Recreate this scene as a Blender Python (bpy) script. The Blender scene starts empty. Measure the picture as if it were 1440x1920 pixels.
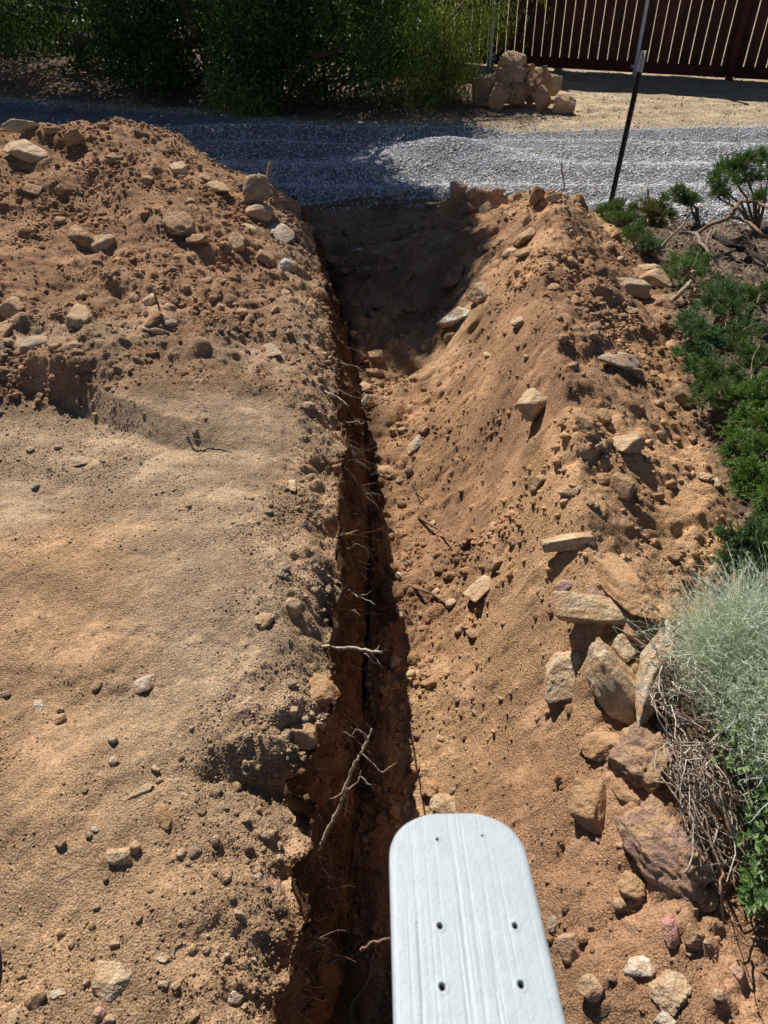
import bpy, math, random
import numpy as np
from mathutils import Matrix, Vector
from mathutils.bvhtree import BVHTree

random.seed(7); RNG = np.random.default_rng(7)
C = bpy.context.scene.collection
S = bpy.context.scene

# ------------------------------------------------------------------ camera
F = 1340.0; H = 1.65
_dn = np.array([50., -1510., -F]); _dn /= np.linalg.norm(_dn)
_up = -_dn; _fw = np.array([0, 0, -1.]); _fy = _fw - _up*_fw.dot(_up); _fy /= np.linalg.norm(_fy)
R = np.array([np.cross(_fy, _up), _fy, _up])
cd = bpy.data.cameras.new('camera'); cam = bpy.data.objects.new('camera', cd); C.objects.link(cam)
cd.sensor_fit = 'VERTICAL'; cd.sensor_height = 36; cd.sensor_width = 27; cd.lens = F/1920*36
cd.clip_start = .05; cd.clip_end = 400
cd.dof.use_dof = True; cd.dof.focus_distance = 2.6; cd.dof.aperture_fstop = 10
M4 = Matrix([list(R[0])+[0], list(R[1])+[0], list(R[2])+[H], [0, 0, 0, 1]])
cam.matrix_world = M4
S.camera = cam
S.render.resolution_x = 768; S.render.resolution_y = 1024

# ------------------------------------------------------------------ light
SUN_AZ, SUN_EL = math.radians(20), math.radians(42)
w = bpy.data.worlds.new('World'); S.world = w; w.use_nodes = True
nt = w.node_tree; bg = nt.nodes['Background']
sky = nt.nodes.new('ShaderNodeTexSky'); sky.sky_type = 'NISHITA'; sky.sun_disc = False
sky.sun_elevation = SUN_EL; sky.sun_rotation = math.radians(360) - SUN_AZ
sky.altitude = 1800; sky.air_density = .8; sky.dust_density = .2
nt.links.new(sky.outputs[0], bg.inputs[0]); bg.inputs[1].default_value = 0.05
sl = bpy.data.lights.new('sun', 'SUN'); sl.energy = 5.0; sl.angle = math.radians(.35); sl.color = (1, .955, .88)
so = bpy.data.objects.new('sun', sl); C.objects.link(so)
sd = Vector((math.sin(SUN_AZ)*math.cos(SUN_EL), -math.cos(SUN_AZ)*math.cos(SUN_EL), -math.sin(SUN_EL)))
so.rotation_euler = sd.to_track_quat('-Z', 'Y').to_euler(); so.location = (-3, 10, 12)
S.view_settings.view_transform = 'Standard'; S.view_settings.look = 'None'
S.view_settings.exposure = 0.42; S.view_settings.gamma = 1

# ------------------------------------------------------------------ noise
def _h(ix, iy, iz, s):
    n = (ix.astype(np.int64)*374761393 + iy.astype(np.int64)*668265263 + iz*2147483647 + s*1274126177) & 0xffffffff
    n = ((n ^ (n >> 13))*1274126177) & 0xffffffff
    n = ((n ^ (n >> 16))*2246822519) & 0xffffffff
    return ((n ^ (n >> 15)) & 0xffffff)/float(0xffffff)
def vnoise(x, y, s=0):
    ix = np.floor(x); iy = np.floor(y); fx = x-ix; fy = y-iy
    fx = fx*fx*fx*(fx*(fx*6-15)+10); fy = fy*fy*fy*(fy*(fy*6-15)+10)
    z = 0
    a = _h(ix, iy, z, s); b = _h(ix+1, iy, z, s); c = _h(ix, iy+1, z, s); d = _h(ix+1, iy+1, z, s)
    return (a+(b-a)*fx+(c-a)*fy+(a-b-c+d)*fx*fy)*2-1
def fbm(x, y, o=4, s=0, g=.5):
    t = 0; a = 1; n = 0
    for k in range(o):
        t = t+a*vnoise(x*2**k+k*17.3, y*2**k-k*9.1, s+k); n += a; a *= g
    return t/n
def clods(x, y, cell, s, keep=.6, rmin=.12, rmax=.55):
    """height of half-buried lumps, in units of cell"""
    X = x/cell; Y = y/cell; ix = np.floor(X); iy = np.floor(Y); out = np.zeros_like(X)
    for i in (-1, 0, 1):
        for j in (-1, 0, 1):
            cx = ix+i; cy = iy+j
            px = cx+_h(cx, cy, 1, s); py = cy+_h(cx, cy, 2, s)
            k = _h(cx, cy, 3, s); r = rmin+(rmax-rmin)*_h(cx, cy, 4, s)**2
            e = .7+.6*_h(cx, cy, 5, s)
            d2 = ((X-px)*e)**2+((Y-py)/e)**2
            hgt = np.sqrt(np.maximum(0, r*r-d2))*(k < keep)*.8
            out = np.maximum(out, hgt)
    return out*cell
def sst(a, b, x):
    t = np.clip((x-a)/(b-a), 0, 1); return t*t*(3-2*t)
def ip(v, pts):
    p = np.array(pts, float); return np.interp(v, p[:, 0], p[:, 1])

# ------------------------------------------------------------------ terrain
def Pz(u, v, z):
    d = R@np.array([(u-720)/F, -(v-960)/F, -1.]); return np.array([0, 0, H])+d*(z-H)/d[2]
LIP_PX = [(500, 2000), (507, 1890), (510, 1855), (537, 1835), (540, 1790), (555, 1750), (590, 1720), (582, 1680), (557, 1640), (549, 1615),
          (575, 1585), (587, 1540), (585, 1495), (547, 1475), (528, 1445), (555, 1430), (587, 1380), (572, 1350), (622, 1330),
          (633, 1305), (620, 1270), (618, 1160), (628, 1060), (634, 975), (628, 930), (648, 830), (632, 765), (640, 700), (630, 645), (615, 565),
          (600, 490), (585, 430), (560, 380)]
_lp = sorted([tuple(Pz(u, v, 0)[:2][::-1]) for u, v in LIP_PX])
LY = np.array([-3, -.5]+[p[0] for p in _lp]+[6.0, 7.2, 60]); LX = np.array([-.3, -.27]+[p[1] for p in _lp]+[-.72, -.9, -.9])
def xlip(y): return np.interp(y, LY, LX)
_bt = sorted([tuple(Pz(u, v, -.6)[:2][::-1]) for u, v in [(610, 2000), (622, 1900), (652, 1650), (672, 1450), (684, 1300), (690, 1100), (692, 1000), (690, 900), (680, 780), (662, 700), (645, 645), (628, 570)]])
BY = np.array([-3]+[p[0] for p in _bt]+[6.0, 7.2, 60]); BX = np.array([-.2]+[p[1] for p in _bt]+[-.62, -.82, -.82])
def xbot(y): return np.interp(y, BY, BX)
def grade(x, y):
    return ip(y, [(-3, 0), (2, 0), (3, -.03), (4, -.12), (5, -.25), (6, -.42), (7, -.5), (9, -.58), (12, -.68), (16, -.75), (60, -1.2)])
def left_z(x, y):
    near = ip(y, [(-3, 0), (4.1, .02), (4.7, .07), (5.2, .07), (5.6, -.06), (6.0, -.3), (6.6, -.48), (9, -.58), (12, -.68), (60, -1.2)])
    yb = y - .16*np.sin(x*3.1+.5) - .1*fbm(x*1.3, y*.8, 3, 41) + .25*sst(-1.6, -.6, x)
    far = ip(yb, [(-3, 0), (2.60, 0), (2.72, .10), (2.95, .14), (3.3, .18), (4, .28), (4.7, .42), (5.2, .47), (5.6, .36), (6.3, -.1), (6.9, -.48), (9, -.58), (12, -.68), (60, -1.2)])
    t = sst(-.1, 1.15, xlip(y)-x)
    return near+(far-near)*t
def right_z(x, y, zf, x0):
    xc = ip(y, [(-3, .6), (.4, .56), (1, .55), (2, .66), (3, .78), (4, .95), (5, 1.22), (6, 1.35), (60, 1.35)])+.05*fbm(y*1.2, y*0, 2, 5)
    zc = ip(y, [(-3, -.02), (.5, .0), (1, .06), (1.6, .14), (2.2, .23), (3, .27), (4, .2), (4.8, .08), (5.3, -.08), (5.9, -.36), (6.6, -.5), (9, -.58), (12, -.68), (60, -1.2)])
    xe = ip(y, [(-3, 1.0), (1, 1.02), (1.7, 1.22), (2.9, 1.45), (4, 1.7), (5, 1.75), (6, 1.9), (60, 1.9)])
    zr = grade(x, y)-.02
    t = np.clip((x-x0)/(xc-x0), 0, 1)
    t = t**(1+.6*sst(.6, 1.2, y)*(1-sst(4., 5., y)))
    up = zf+(zc-zf)*(t*.55+.45*t*t*(3-2*t))
    dn = zc+(zr-zc)*sst(0, 1, (x-xc)/(xe-xc))
    q = np.where(x < xc, up, dn)
    ax, ay, bx_, by_ = .62, 5.75, 1.45, 5.15; L2 = (bx_-ax)**2+(by_-ay)**2
    t = np.clip(((x-ax)*(bx_-ax)+(y-ay)*(by_-ay))/L2, 0, 1); d = np.hypot(x-ax-t*(bx_-ax), y-ay-t*(by_-ay))
    rg = -.07-.06*(1-t)-.75*d+.25*np.exp(-d*4)-.25
    k = .06; m = np.maximum(q, rg); return m+k*np.exp(-np.abs(q-rg)/k)*.35
GRAVEL_FAR = [(-14, 12.9), (-6, 12.3), (-2.2, 10.7), (-.9, 9.9), (0, 9.6), (1, 9.55), (1.7, 9.2), (3, 9.1), (4.6, 9.15), (14, 9.3)]
GRAVEL_NEAR = [(-14, 6.9), (-3, 6.7), (-.9, 6.5), (0, 6.6), (.6, 6.5), (1.4, 6.0), (2.2, 5.6), (3.0, 4.9), (3.6, 4.6), (14, 4.6)]
def road_mask(x, y):
    n = .12*fbm(x*2, y*2, 3, 77)
    return sst(0, .25, y+n-ip(x, GRAVEL_NEAR))*sst(0, .3, ip(x, GRAVEL_FAR)-y-n)

def terrain(u, y):
    """u = offset from trench lip, y = world y -> x,y,z + zone masks"""
    xl = xlip(y)+.02*fbm(y*8, y*0+3, 5, 3, .65)
    tr = 1-sst(6.0, 7.0, y)                       # the trench fades out at the road
    zf = ip(y, [(-3, -.68), (1, -.63), (2, -.6), (3, -.54), (4, -.5), (5, -.49), (6, -.48), (7, -.5), (9, -.58), (12, -.68), (60, -1.2)])
    wall_w = .05+.03*tr
    tw = np.clip(u/wall_w, 0, 1); xb = xbot(y)+.01*fbm(y*4, y*0+7, 3, 13)
    x = np.where(u < 0, xl+u, np.where(u < wall_w, xl+(xb-xl)*tw**.75, xb+(u-wall_w)))
    zl = left_z(x, y); ul = np.clip(-u, 0, None)
    # rounded, slumping lip
    slump = (.03+.05*(fbm(y*2.2, y*0, 2, 9)+.6))*tr
    zlip = left_z(xl, y)
    zL = zl-slump*np.exp(-(ul/.09)**1.6)
    top = zlip-slump
    zW = top+(zf-top)*(tw**.8)
    zR = right_z(x, y, zf, xb+.13)
    z = np.where(u < 0, zL, np.where(u < wall_w, zW, zR))
    z = np.where((u >= wall_w) & (u < wall_w+.13), np.minimum(z, zf+.0*u), z)
    wallm = np.where((u > -.01) & (u < wall_w+.01), 1., 0.)*tr
    g = grade(x, y)
    rd = road_mask(x, y)
    # masks
    leftflat = (u < 0)*(1-sst(2.4, 2.8, y+.1*fbm(x*2, y*2, 2, 4)))
    band = np.exp(-(ul/.16)**2)*(u < 0)*tr
    pile = (u < 0)*sst(2.5, 2.75, y)*(1-sst(6.2, 6.8, y))
    right = (u > wall_w)*(1-sst(5.8, 6.6, y))
    far = sst(6.3, 7, y)
    rough = np.clip(leftflat*(.16+.25*sst(-.2, .6, fbm(x*1.7, y*1.7, 3, 55))*(y < 1.5))+band*1.1+pile*1.0+right*.75, 0, 1.2)*(1-far)*(1-rd)
    # ---- relief
    n1 = fbm(x*2.2, y*2.2, 4, 21); n2 = fbm(x*7, y*7, 5, 22)
    z = z+(1-wallm)*((.02+.05*rough)*n1*(1-.6*rd)+(.005+.03*rough)*n2)
    wide = np.exp(-(ul/.30)**2)*(u < 0)*tr*(y < 2.9)
    z = z-wide*.05*(1-np.clip(ul/.3, 0, 1))**1.0+wide*.035*fbm((x+y*.5)*13, (y-x*.5)*5, 3, 23)
    fore = leftflat*(1-sst(1.0, 1.7, y)); z = z+fore*.036*fbm((x-y*.7)*5, (y+x*.7)*2.2, 3, 24)
    mid = leftflat*sst(.9, 1.4, y); z = z+mid*(.010*fbm(x*1.5, y*6, 3, 25)-.006*sst(.25, .5, np.abs(fbm(x*2.2+y*1.5, y*5-x, 2, 26)))*1.)
    z = z+right*.042*fbm((x-.4*y)*5, (y+.4*x)*3.2, 4, 27)*sst(.12, .3, u)
    m1 = sst(-.1, .5, fbm(x*3, y*3, 2, 31)); m2 = sst(-.35, .4, fbm(x*4.1, y*4.1, 3, 32))
    if np.ndim(x):
        cl = clods(x, y, .13, 1, .45)*rough*m2*.9
        cl = np.maximum(cl, clods(x, y, .26, 6, .38, .15, .5)*(right*.55+pile*.7)*sst(-.3, .3, fbm(x*1.1, y*1.1, 2, 34)))
        cl = np.maximum(cl, clods(x, y, .055, 2, .6)*np.clip(rough*1.3*m2+.05, 0, 1))
        cl = np.maximum(cl, clods(x, y, .025, 3, .7)*np.clip(rough*1.4+.08, 0, 1)*(1-far))
        z = z+cl*(1-wallm)
        # rills running down the right-hand slope
        ril = fbm((x*.85+y*.5)*2.0, (y*.85-x*.5)*11, 3, 61)
        z = z+right*.016*ril*sst(1.8, 3.2, y)
        # bank face at the foot of the left heap: chunky
        bank = pile*np.exp(-((y-2.85-.16*np.sin(x*3.1+.5))/.16)**2)
        z = z+bank*.03*fbm(x*7, y*7, 3, 66)
    # gravel ruts and the small lit gravel heap
    z = z+rd*(.034*np.sin((y+.12*x)*7.5+1.5*fbm(x*.8, y*.8, 2, 71))+.012*fbm(x*5, y*5, 3, 72))
    z = z+rd*.22*np.exp(-((x-.75)/.75)**2-((y-8.0+.1*(x-.7))/.3)**2)
    # tyre tracks in the sand strip
    for k in (0, 1):
        yc = 9.75+.33*k+.06*(x-3)**2*.3
        dd = np.abs(y-yc-.02*(x-3))
        z = z-far*(x > 2.0)*(dd < .12)*(.012+.008*np.sign(np.sin(x*75+40*dd)))
    # wall: horizontal scars and crumbling
    x = x+wallm*np.sin(np.pi*np.clip(tw*.93+.07, 0, 1))**.5*(clods(y+.3*z, z, .11, 7, .5)*.6+clods(y, z, .045, 8, .6)*.7-.03*sst(.0, .5, fbm(y*9, z*2.5, 3, 86))+.02*fbm(y*30, z*30, 3, 87))
    wn = .03*fbm(y*5, z*6, 4, 81)+.022*fbm(y*19, z*9, 4, 82)+.010*fbm(y*60, z*25, 3, 85)
    x = x+wallm*wn*np.sin(np.pi*np.clip(tw*.9+.1, 0, 1))
    # crumbly edge shifts sideways
    ed = np.exp(-(u/.05)**2)*tr
    x = x+ed*(.022*fbm(y*20, u*30, 4, 83)); z = z+ed*.016*fbm(y*25, u*25, 3, 84)
    return x, y, z, dict(leftflat=leftflat, band=band, pile=pile, right=right, far=far, rd=rd, wall=wallm, rough=rough, n1=n1)

def lin(r, g, b):
    return np.array([((c/255+.055)/1.055)**2.4 if c > 10 else c/255/12.92 for c in (r, g, b)])

def axis(segs):
    out = []
    for a, b, d in segs:
        n = max(1, int(round((b-a)/d))); out += list(a+(b-a)*np.arange(n)/n)
    out.append(segs[-1][1]); return np.array(out)

def mesh_from(name, V, Fq, mat=None, smooth=True, tri=False):
    me = bpy.data.meshes.new(name); k = Fq.shape[1]
    me.vertices.add(len(V)); me.vertices.foreach_set('co', np.ascontiguousarray(V, np.float32).ravel())
    me.loops.add(Fq.size); me.loops.foreach_set('vertex_index', np.ascontiguousarray(Fq, np.int32).ravel())
    me.polygons.add(len(Fq)); me.polygons.foreach_set('loop_start', np.arange(0, Fq.size, k, dtype=np.int32))
    me.polygons.foreach_set('loop_total', np.full(len(Fq), k, np.int32))
    me.polygons.foreach_set('use_smooth', np.full(len(Fq), smooth, bool))
    me.update(calc_edges=True)
    if mat: me.materials.append(mat)
    return me
def setcol(me, col, name='tint'):
    at = me.color_attributes.new(name, 'FLOAT_COLOR', 'POINT')
    c = np.ones((len(col), 4), np.float32); c[:, :3] = col; at.data.foreach_set('color', c.ravel())
def link(name, me, parent=None):
    o = bpy.data.objects.new(name, me); C.objects.link(o)
    if parent: o.parent = parent
    return o
def tag(o, label=None, cat=None, group=None, kind=None):
    if label: o['label'] = label
    if cat: o['category'] = cat
    if group: o['group'] = group
    if kind: o['kind'] = kind
    return o
def grid_faces(nr, nc):
    i = np.arange(nr-1)[:, None]*nc+np.arange(nc-1)[None]
    return np.stack([i, i+1, i+nc+1, i+nc], -1).reshape(-1, 4)

# ------------------------------------------------------------------ materials
def newmat(name, rough=.9, spec=.2):
    m = bpy.data.materials.new(name); m.use_nodes = True
    n = m.node_tree; b = n.nodes['Principled BSDF']; b.inputs['Roughness'].default_value = rough
    b.inputs['Specular IOR Level'].default_value = spec
    return m, n, b
def N(n, t, **kw):
    x = n.nodes.new(t)
    for k, v in kw.items():
        if k in x.inputs: x.inputs[k].default_value = v
        else: setattr(x, k, v)
    return x
def mixc(n, fac, a, b, mode='MIX'):
    x = n.nodes.new('ShaderNodeMix'); x.data_type = 'RGBA'; x.blend_type = mode
    for s, v in ((0, fac), (6, a), (7, b)):
        if hasattr(v, 'links') or isinstance(v, bpy.types.NodeSocket): n.links.new(v, x.inputs[s])
        else: x.inputs[s].default_value = v if s == 0 else (*v, 1)
    return x.outputs[2]
def ramp(n, src, pts):
    r = n.nodes.new('ShaderNodeValToRGB'); e = r.color_ramp.elements
    while len(e) < len(pts): e.new(.5)
    for q, (p, c) in zip(e, pts):
        q.position = p; q.color = (*c, 1) if len(c) == 3 else c
    n.links.new(src, r.inputs[0]); return r.outputs[0]
def g3(v): return (v, v, v)

def soil_material():
    m, n, b = newmat('soil', .95, .1)
    at = N(n, 'ShaderNodeAttribute', attribute_name='tint')
    geo = N(n, 'ShaderNodeNewGeometry')
    def noise(sc, det=5, rg=.6):
        x = N(n, 'ShaderNodeTexNoise', Scale=sc, Detail=det, Roughness=rg); n.links.new(geo.outputs['Position'], x.inputs['Vector']); return x.outputs['Fac']
    def voro(sc, out='Distance', rnd=1):
        x = N(n, 'ShaderNodeTexVoronoi', Scale=sc, Randomness=rnd); n.links.new(geo.outputs['Position'], x.inputs['Vector']); return x.outputs[out]
    c = mixc(n, 1., at.outputs['Color'], ramp(n, noise(3.5, 8, .62), [(.3, g3(.8)), (.7, g3(1.18))]), 'MULTIPLY')
    c = mixc(n, 1., c, ramp(n, noise(210, 2, .6), [(.32, g3(.62)), (.5, g3(1)), (.68, g3(1.4))]), 'MULTIPLY')
    c = mixc(n, 1., c, ramp(n, noise(60, 4, .7), [(.3, g3(.8)), (.6, g3(1.03)), (.78, (1.3, 1.33, 1.38))]), 'MULTIPLY')
    n.links.new(c, b.inputs['Base Color'])
    # bump: grit
    def math_(op, a, bb):
        x = N(n, 'ShaderNodeMath', operation=op)
        for i, q in enumerate((a, bb)):
            if isinstance(q, bpy.types.NodeSocket): n.links.new(q, x.inputs[i])
            else: x.inputs[i].default_value = q
        return x.outputs[0]
    h = math_('ADD', math_('MULTIPLY', noise(190, 3, .6), .013), math_('MULTIPLY', voro(95), -.0022))
    h = math_('ADD', h, math_('MULTIPLY', noise(38, 7, .75), .010))
    h = math_('MULTIPLY', h, ramp(n, noise(4.2, 4, .6), [(.36, g3(.3)), (.6, g3(1.35))]))
    bp = N(n, 'ShaderNodeBump', Strength=1, Distance=1); n.links.new(h, bp.inputs['Height'])
    n.links.new(bp.outputs[0], b.inputs['Normal'])
    return m
SOIL = soil_material()

# ------------------------------------------------------------------ ground mesh
US = axis([(-60, -16, 4), (-16, -5, .35), (-5, -2.4, .02), (-2.4, -1.2, .011), (-1.2, -.25, .007), (-.25, 0, .005), (0, .084, .0008), (.084, .13, .003), (.13, 1.5, .0068),
           (1.5, 2.4, .012), (2.4, 6, .03), (6, 16, .35), (16, 60, 4)])
YS = axis([(-3, -.2, .1), (-.2, .25, .015), (.25, 2.2, .0065), (2.2, 3.6, .0085), (3.6, 5.2, .011), (5.2, 7, .018), (7, 14, .035), (14, 18, .2), (18, 60, 3)])
U2, Y2 = np.meshgrid(US, YS)
X, Y, Z, K = terrain(U2.ravel(), Y2.ravel())
TAN = np.array([.47, .305, .18]); RED = np.array([.42, .24, .136]); ORG = np.array([.59, .35, .185]); DRK = np.array([.25, .15, .085])
SAND = np.array([.52, .40, .26]); GRV = np.array([.26, .26, .265]); DUFF = np.array([.22, .16, .11]); DIRT = np.array([.24, .16, .11])
nA = fbm(X*1.6, Y*1.6, 4, 91); nB = fbm(X*.8, Y*.8, 3, 92); nC = fbm(X*6, Y*6, 3, 93)
def mx(a, b, t): return a+(b-a)*np.clip(t, 0, 1)[:, None]
col = mx(np.tile(SAND, (len(X), 1)), DRK[None], (Y < 8)*1.)
grey = np.array([.48, .335, .215])
lf = mx(grey[None], np.array([[.51,.315,.18]]), sst(.0, .5, nB+.6*nA+.15))
lf = mx(lf, grey[None], sst(1.2, 2.2, Y)*sst(.0, .6, .6-nA)*.8)
lf = mx(lf, TAN[None], (1-sst(.8, 1.4, Y))*.6)
col = mx(col, lf, K['leftflat'])
pc = mx(RED[None], TAN[None], sst(0, .5, nA)*.35)
pc = mx(pc, grey[None]*.9, np.exp(-((Y-2.95)/.28)**2)*.8*sst(-.4, .3, nC+.2))
pc = mx(pc, grey[None]*1.05, np.exp(-((X-xlip(Y)+.12)/.16)**2)*.6)
col = mx(col, pc, K['pile'])
rc = mx(ORG[None], RED[None], sst(-.3, .5, nA+.25*(Y > 3.0)))
rc = mx(rc, np.array([.63, .40, .22])[None], sst(.1, .5, -nB)*.6)
rc = mx(rc, DUFF[None], sst(-.12, .05, X-ip(Y, [(-3, 1.0), (1, 1.0), (1.7, 1.2), (2.9, 1.43), (4, 1.68), (5, 1.73), (6, 1.9), (60, 1.9)])))
shadew = np.exp(-(np.clip(X-xbot(Y), 0, 9)/.10)**3)*(.85+.3*nC)  # trench shadow painted into the floor colour along the foot of the wall
rc = mx(rc, RED[None]*.42, shadew)
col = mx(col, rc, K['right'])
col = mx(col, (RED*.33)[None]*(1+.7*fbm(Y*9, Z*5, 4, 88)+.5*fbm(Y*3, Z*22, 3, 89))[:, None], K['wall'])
col = mx(col, DUFF[None], (X > 1.9)*(Y < 7)*1.0)
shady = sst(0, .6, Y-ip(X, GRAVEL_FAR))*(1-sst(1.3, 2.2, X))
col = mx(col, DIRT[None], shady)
col = mx(col, GRV[None], K['rd'])
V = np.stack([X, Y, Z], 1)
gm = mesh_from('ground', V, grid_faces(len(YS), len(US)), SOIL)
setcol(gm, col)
ground = link('ground', gm); ground['kind'] = 'structure'
# coarse BVH for placing things
sub = V.reshape(len(YS), len(US), 3)[::2, ::2]
bvh = BVHTree.FromPolygons([tuple(v) for v in sub.reshape(-1, 3)], [tuple(f) for f in grid_faces(sub.shape[0], sub.shape[1]).tolist()])
def ray(u, v):
    d = R@np.array([(u-720)/F, -(v-960)/F, -1.]); return Vector(d)
def hit(u, v):
    d = ray(u, v); L = d.length
    loc, nrm, i, dist = bvh.ray_cast(Vector((0, 0, H)), d.normalized())
    return loc, nrm, dist/L          # depth along the optical axis
def gz(x, y):
    loc, nrm, i, d = bvh.ray_cast(Vector((x, y, 8)), Vector((0, 0, -1)))
    return (loc.z, nrm) if loc else (-.7, Vector((0, 0, 1)))
# ------------------------------------------------------------------ 3D noise and rock shapes
def vnoise3(p, s=0):
    i = np.floor(p); f = p-i; f = f*f*(3-2*f); ix, iy, iz = i.T; fx, fy, fz = f.T
    def g(a, b, c): return _h(ix+a, iy+b, (iz+c).astype(np.int64)*7919, s)
    def l(a, b, t): return a+(b-a)*t
    return l(l(l(g(0,0,0), g(1,0,0), fx), l(g(0,1,0), g(1,1,0), fx), fy), l(l(g(0,0,1), g(1,0,1), fx), l(g(0,1,1), g(1,1,1), fx), fy), fz)*2-1
def fbm3(p, o=4, s=0, g=.5):
    t = 0; a = 1; n = 0
    for k in range(o): t = t+a*vnoise3(p*2**k+k*11.7, s+k); n += a; a *= g
    return t/n
import bmesh
def ico(sub):
    bm = bmesh.new(); bmesh.ops.create_icosphere(bm, subdivisions=sub, radius=1)
    v = np.array([q.co[:] for q in bm.verts]); f = np.array([[q.index for q in p.verts] for p in bm.faces]); bm.free(); return v, f
ICO = {k: ico(k) for k in (1, 2, 3, 4, 5)}
def rock_verts(sub, seed, planes=14, lump=.10, grit=.03, blocky=.8):
    r = np.random.default_rng(seed); v, f = ICO[sub]
    n = r.normal(size=(planes, 3)); n /= np.linalg.norm(n, axis=1)[:, None]
    hgt = r.uniform(.55, .95, planes)
    q, _ = np.linalg.qr(r.normal(size=(3, 3))); n = np.vstack([n, q, -q]); hgt = np.concatenate([hgt, r.uniform(.58, .82, 6)]) if blocky > .84 else np.concatenate([hgt, r.uniform(.8, .95, 6)])
    d = v@n.T
    rr = np.where(d > .05, hgt/np.maximum(d, .05), 9)
    rad = np.minimum(rr.min(1), 1.08)
    rad = 1+(rad-1)*blocky
    p = v*rad[:, None]
    off = r.uniform(0, 50, 3)
    k = 1+lump*fbm3(v*1.7+off, 3, seed)+grit*2*fbm3(v*6+off, 3, seed+5)-grit*1.5*np.clip(vnoise3(v*9+off, seed+9)-.25, 0, 1)
    p = p*k[:, None]
    p /= np.abs(p).max(0)          # fill the unit box
    return p, f

def rock_material():
    m, n, b = newmat('stone', .9, .15)
    oi = N(n, 'ShaderNodeObjectInfo'); tc = N(n, 'ShaderNodeTexCoord'); geo = N(n, 'ShaderNodeNewGeometry')
    def noise(sc, det=6, rg=.65, src=geo.outputs['Position']):
        x = N(n, 'ShaderNodeTexNoise', Scale=sc, Detail=det, Roughness=rg); n.links.new(src, x.inputs['Vector']); return x.outputs['Fac']
    c = mixc(n, 1., oi.outputs['Color'], ramp(n, noise(14), [(.3, g3(.62)), (.5, g3(.98)), (.72, g3(1.28))]), 'MULTIPLY')
    c = mixc(n, 1., c, ramp(n, noise(160, 3), [(.3, g3(.75)), (.7, g3(1.25))]), 'MULTIPLY')
    # patches of soil stuck to the stone
    c = mixc(n, ramp(n, noise(22, 5, .7), [(.44, g3(0)), (.56, g3(.85))]), c, (.54, .34, .19))
    n.links.new(c, b.inputs['Base Color'])
    ad = N(n, 'ShaderNodeMath', operation='ADD'); mu = N(n, 'ShaderNodeMath', operation='MULTIPLY'); mu.inputs[1].default_value = .006
    n.links.new(noise(160, 4, .7), mu.inputs[0])
    m2 = N(n, 'ShaderNodeMath', operation='MULTIPLY'); m2.inputs[1].default_value = .03
    n.links.new(noise(35, 6, .65), m2.inputs[0]); n.links.new(mu.outputs[0], ad.inputs[0]); n.links.new(m2.outputs[0], ad.inputs[1])
    bp = N(n, 'ShaderNodeBump', Strength=.9, Distance=1); n.links.new(ad.outputs[0], bp.inputs['Height']); n.links.new(bp.outputs[0], b.inputs['Normal'])
    return m
STONE = rock_material()

# ------------------------------------------------------------------ loose soil crumbs (stuff)
GX, GY = np.meshgrid(np.gradient(US), np.gradient(YS)); AREA = (GX*GY).ravel()
N3 = np.cross(np.roll(V.reshape(len(YS), len(US), 3), -1, 1)-V.reshape(len(YS), len(US), 3), np.roll(V.reshape(len(YS), len(US), 3), -1, 0)-V.reshape(len(YS), len(US), 3)).reshape(-1, 3)
N3 /= np.maximum(np.linalg.norm(N3, axis=1), 1e-9)[:, None]
def scatter(name, weight, count, smin, smax, power, sub, mat, colfn, sink=.25, flat=.75, seed=1, nvar=10, planes=9, smooth=True):
    r = np.random.default_rng(seed)
    p = (weight*AREA); p = p/p.sum()
    idx = np.searchsorted(np.cumsum(p), r.random(count)); idx = np.minimum(idx, len(V)-1)
    s = smin*(1-r.random(count)*(1-(smin/smax)**power))**(-1/power)
    var = [rock_verts(sub, 900+seed*20+k, planes, .16, .03, .9) for k in range(nvar)]
    B = np.stack([q[0] for q in var]); f = var[0][1]; nv = B.shape[1]
    k = r.integers(0, nvar, count)
    # random rotations
    q = r.normal(size=(count, 4)); q /= np.linalg.norm(q, axis=1)[:, None]; a, b_, c_, d_ = q.T
    RM = np.stack([1-2*(c_*c_+d_*d_), 2*(b_*c_-a*d_), 2*(b_*d_+a*c_), 2*(b_*c_+a*d_), 1-2*(b_*b_+d_*d_), 2*(c_*d_-a*b_), 2*(b_*d_-a*c_), 2*(c_*d_+a*b_), 1-2*(b_*b_+c_*c_)], 1).reshape(-1, 3, 3)
    sc = r.uniform(.6, 1, (count, 3))*s[:, None]*.5
    P = np.einsum('nij,nvj->nvi', RM, B[k]*sc[:, None, :])
    P[:, :, 2] *= flat
    jit = r.uniform(-.5, .5, (count, 2))*np.stack([GX.ravel()[idx], GY.ravel()[idx]], 1)
    base = V[idx].copy(); nn = N3[idx]
    base[:, 0] += jit[:, 0]; base[:, 1] += jit[:, 1]
    base[:, 2] -= (nn[:, 0]*jit[:, 0]+nn[:, 1]*jit[:, 1])/np.maximum(nn[:, 2], .3)
    base += nn*(s*.5*(1-2*sink)*.5)[:, None]
    P += base[:, None, :]
    FF = (f[None]+np.arange(count)[:, None, None]*nv).reshape(-1, 3)
    me = mesh_from(name, P.reshape(-1, 3), FF, mat, smooth)
    setcol(me, np.repeat(colfn(idx, r, count), nv, axis=0))
    o = link(name, me); o['kind'] = 'stuff'
    return o
nD = fbm(X*2.6, Y*2.6, 4, 101); nE = fbm(X*7, Y*7, 2, 102)
foot = np.exp(-((X-xlip(Y)-.35)/.22)**2)*(Y < 6)
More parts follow.
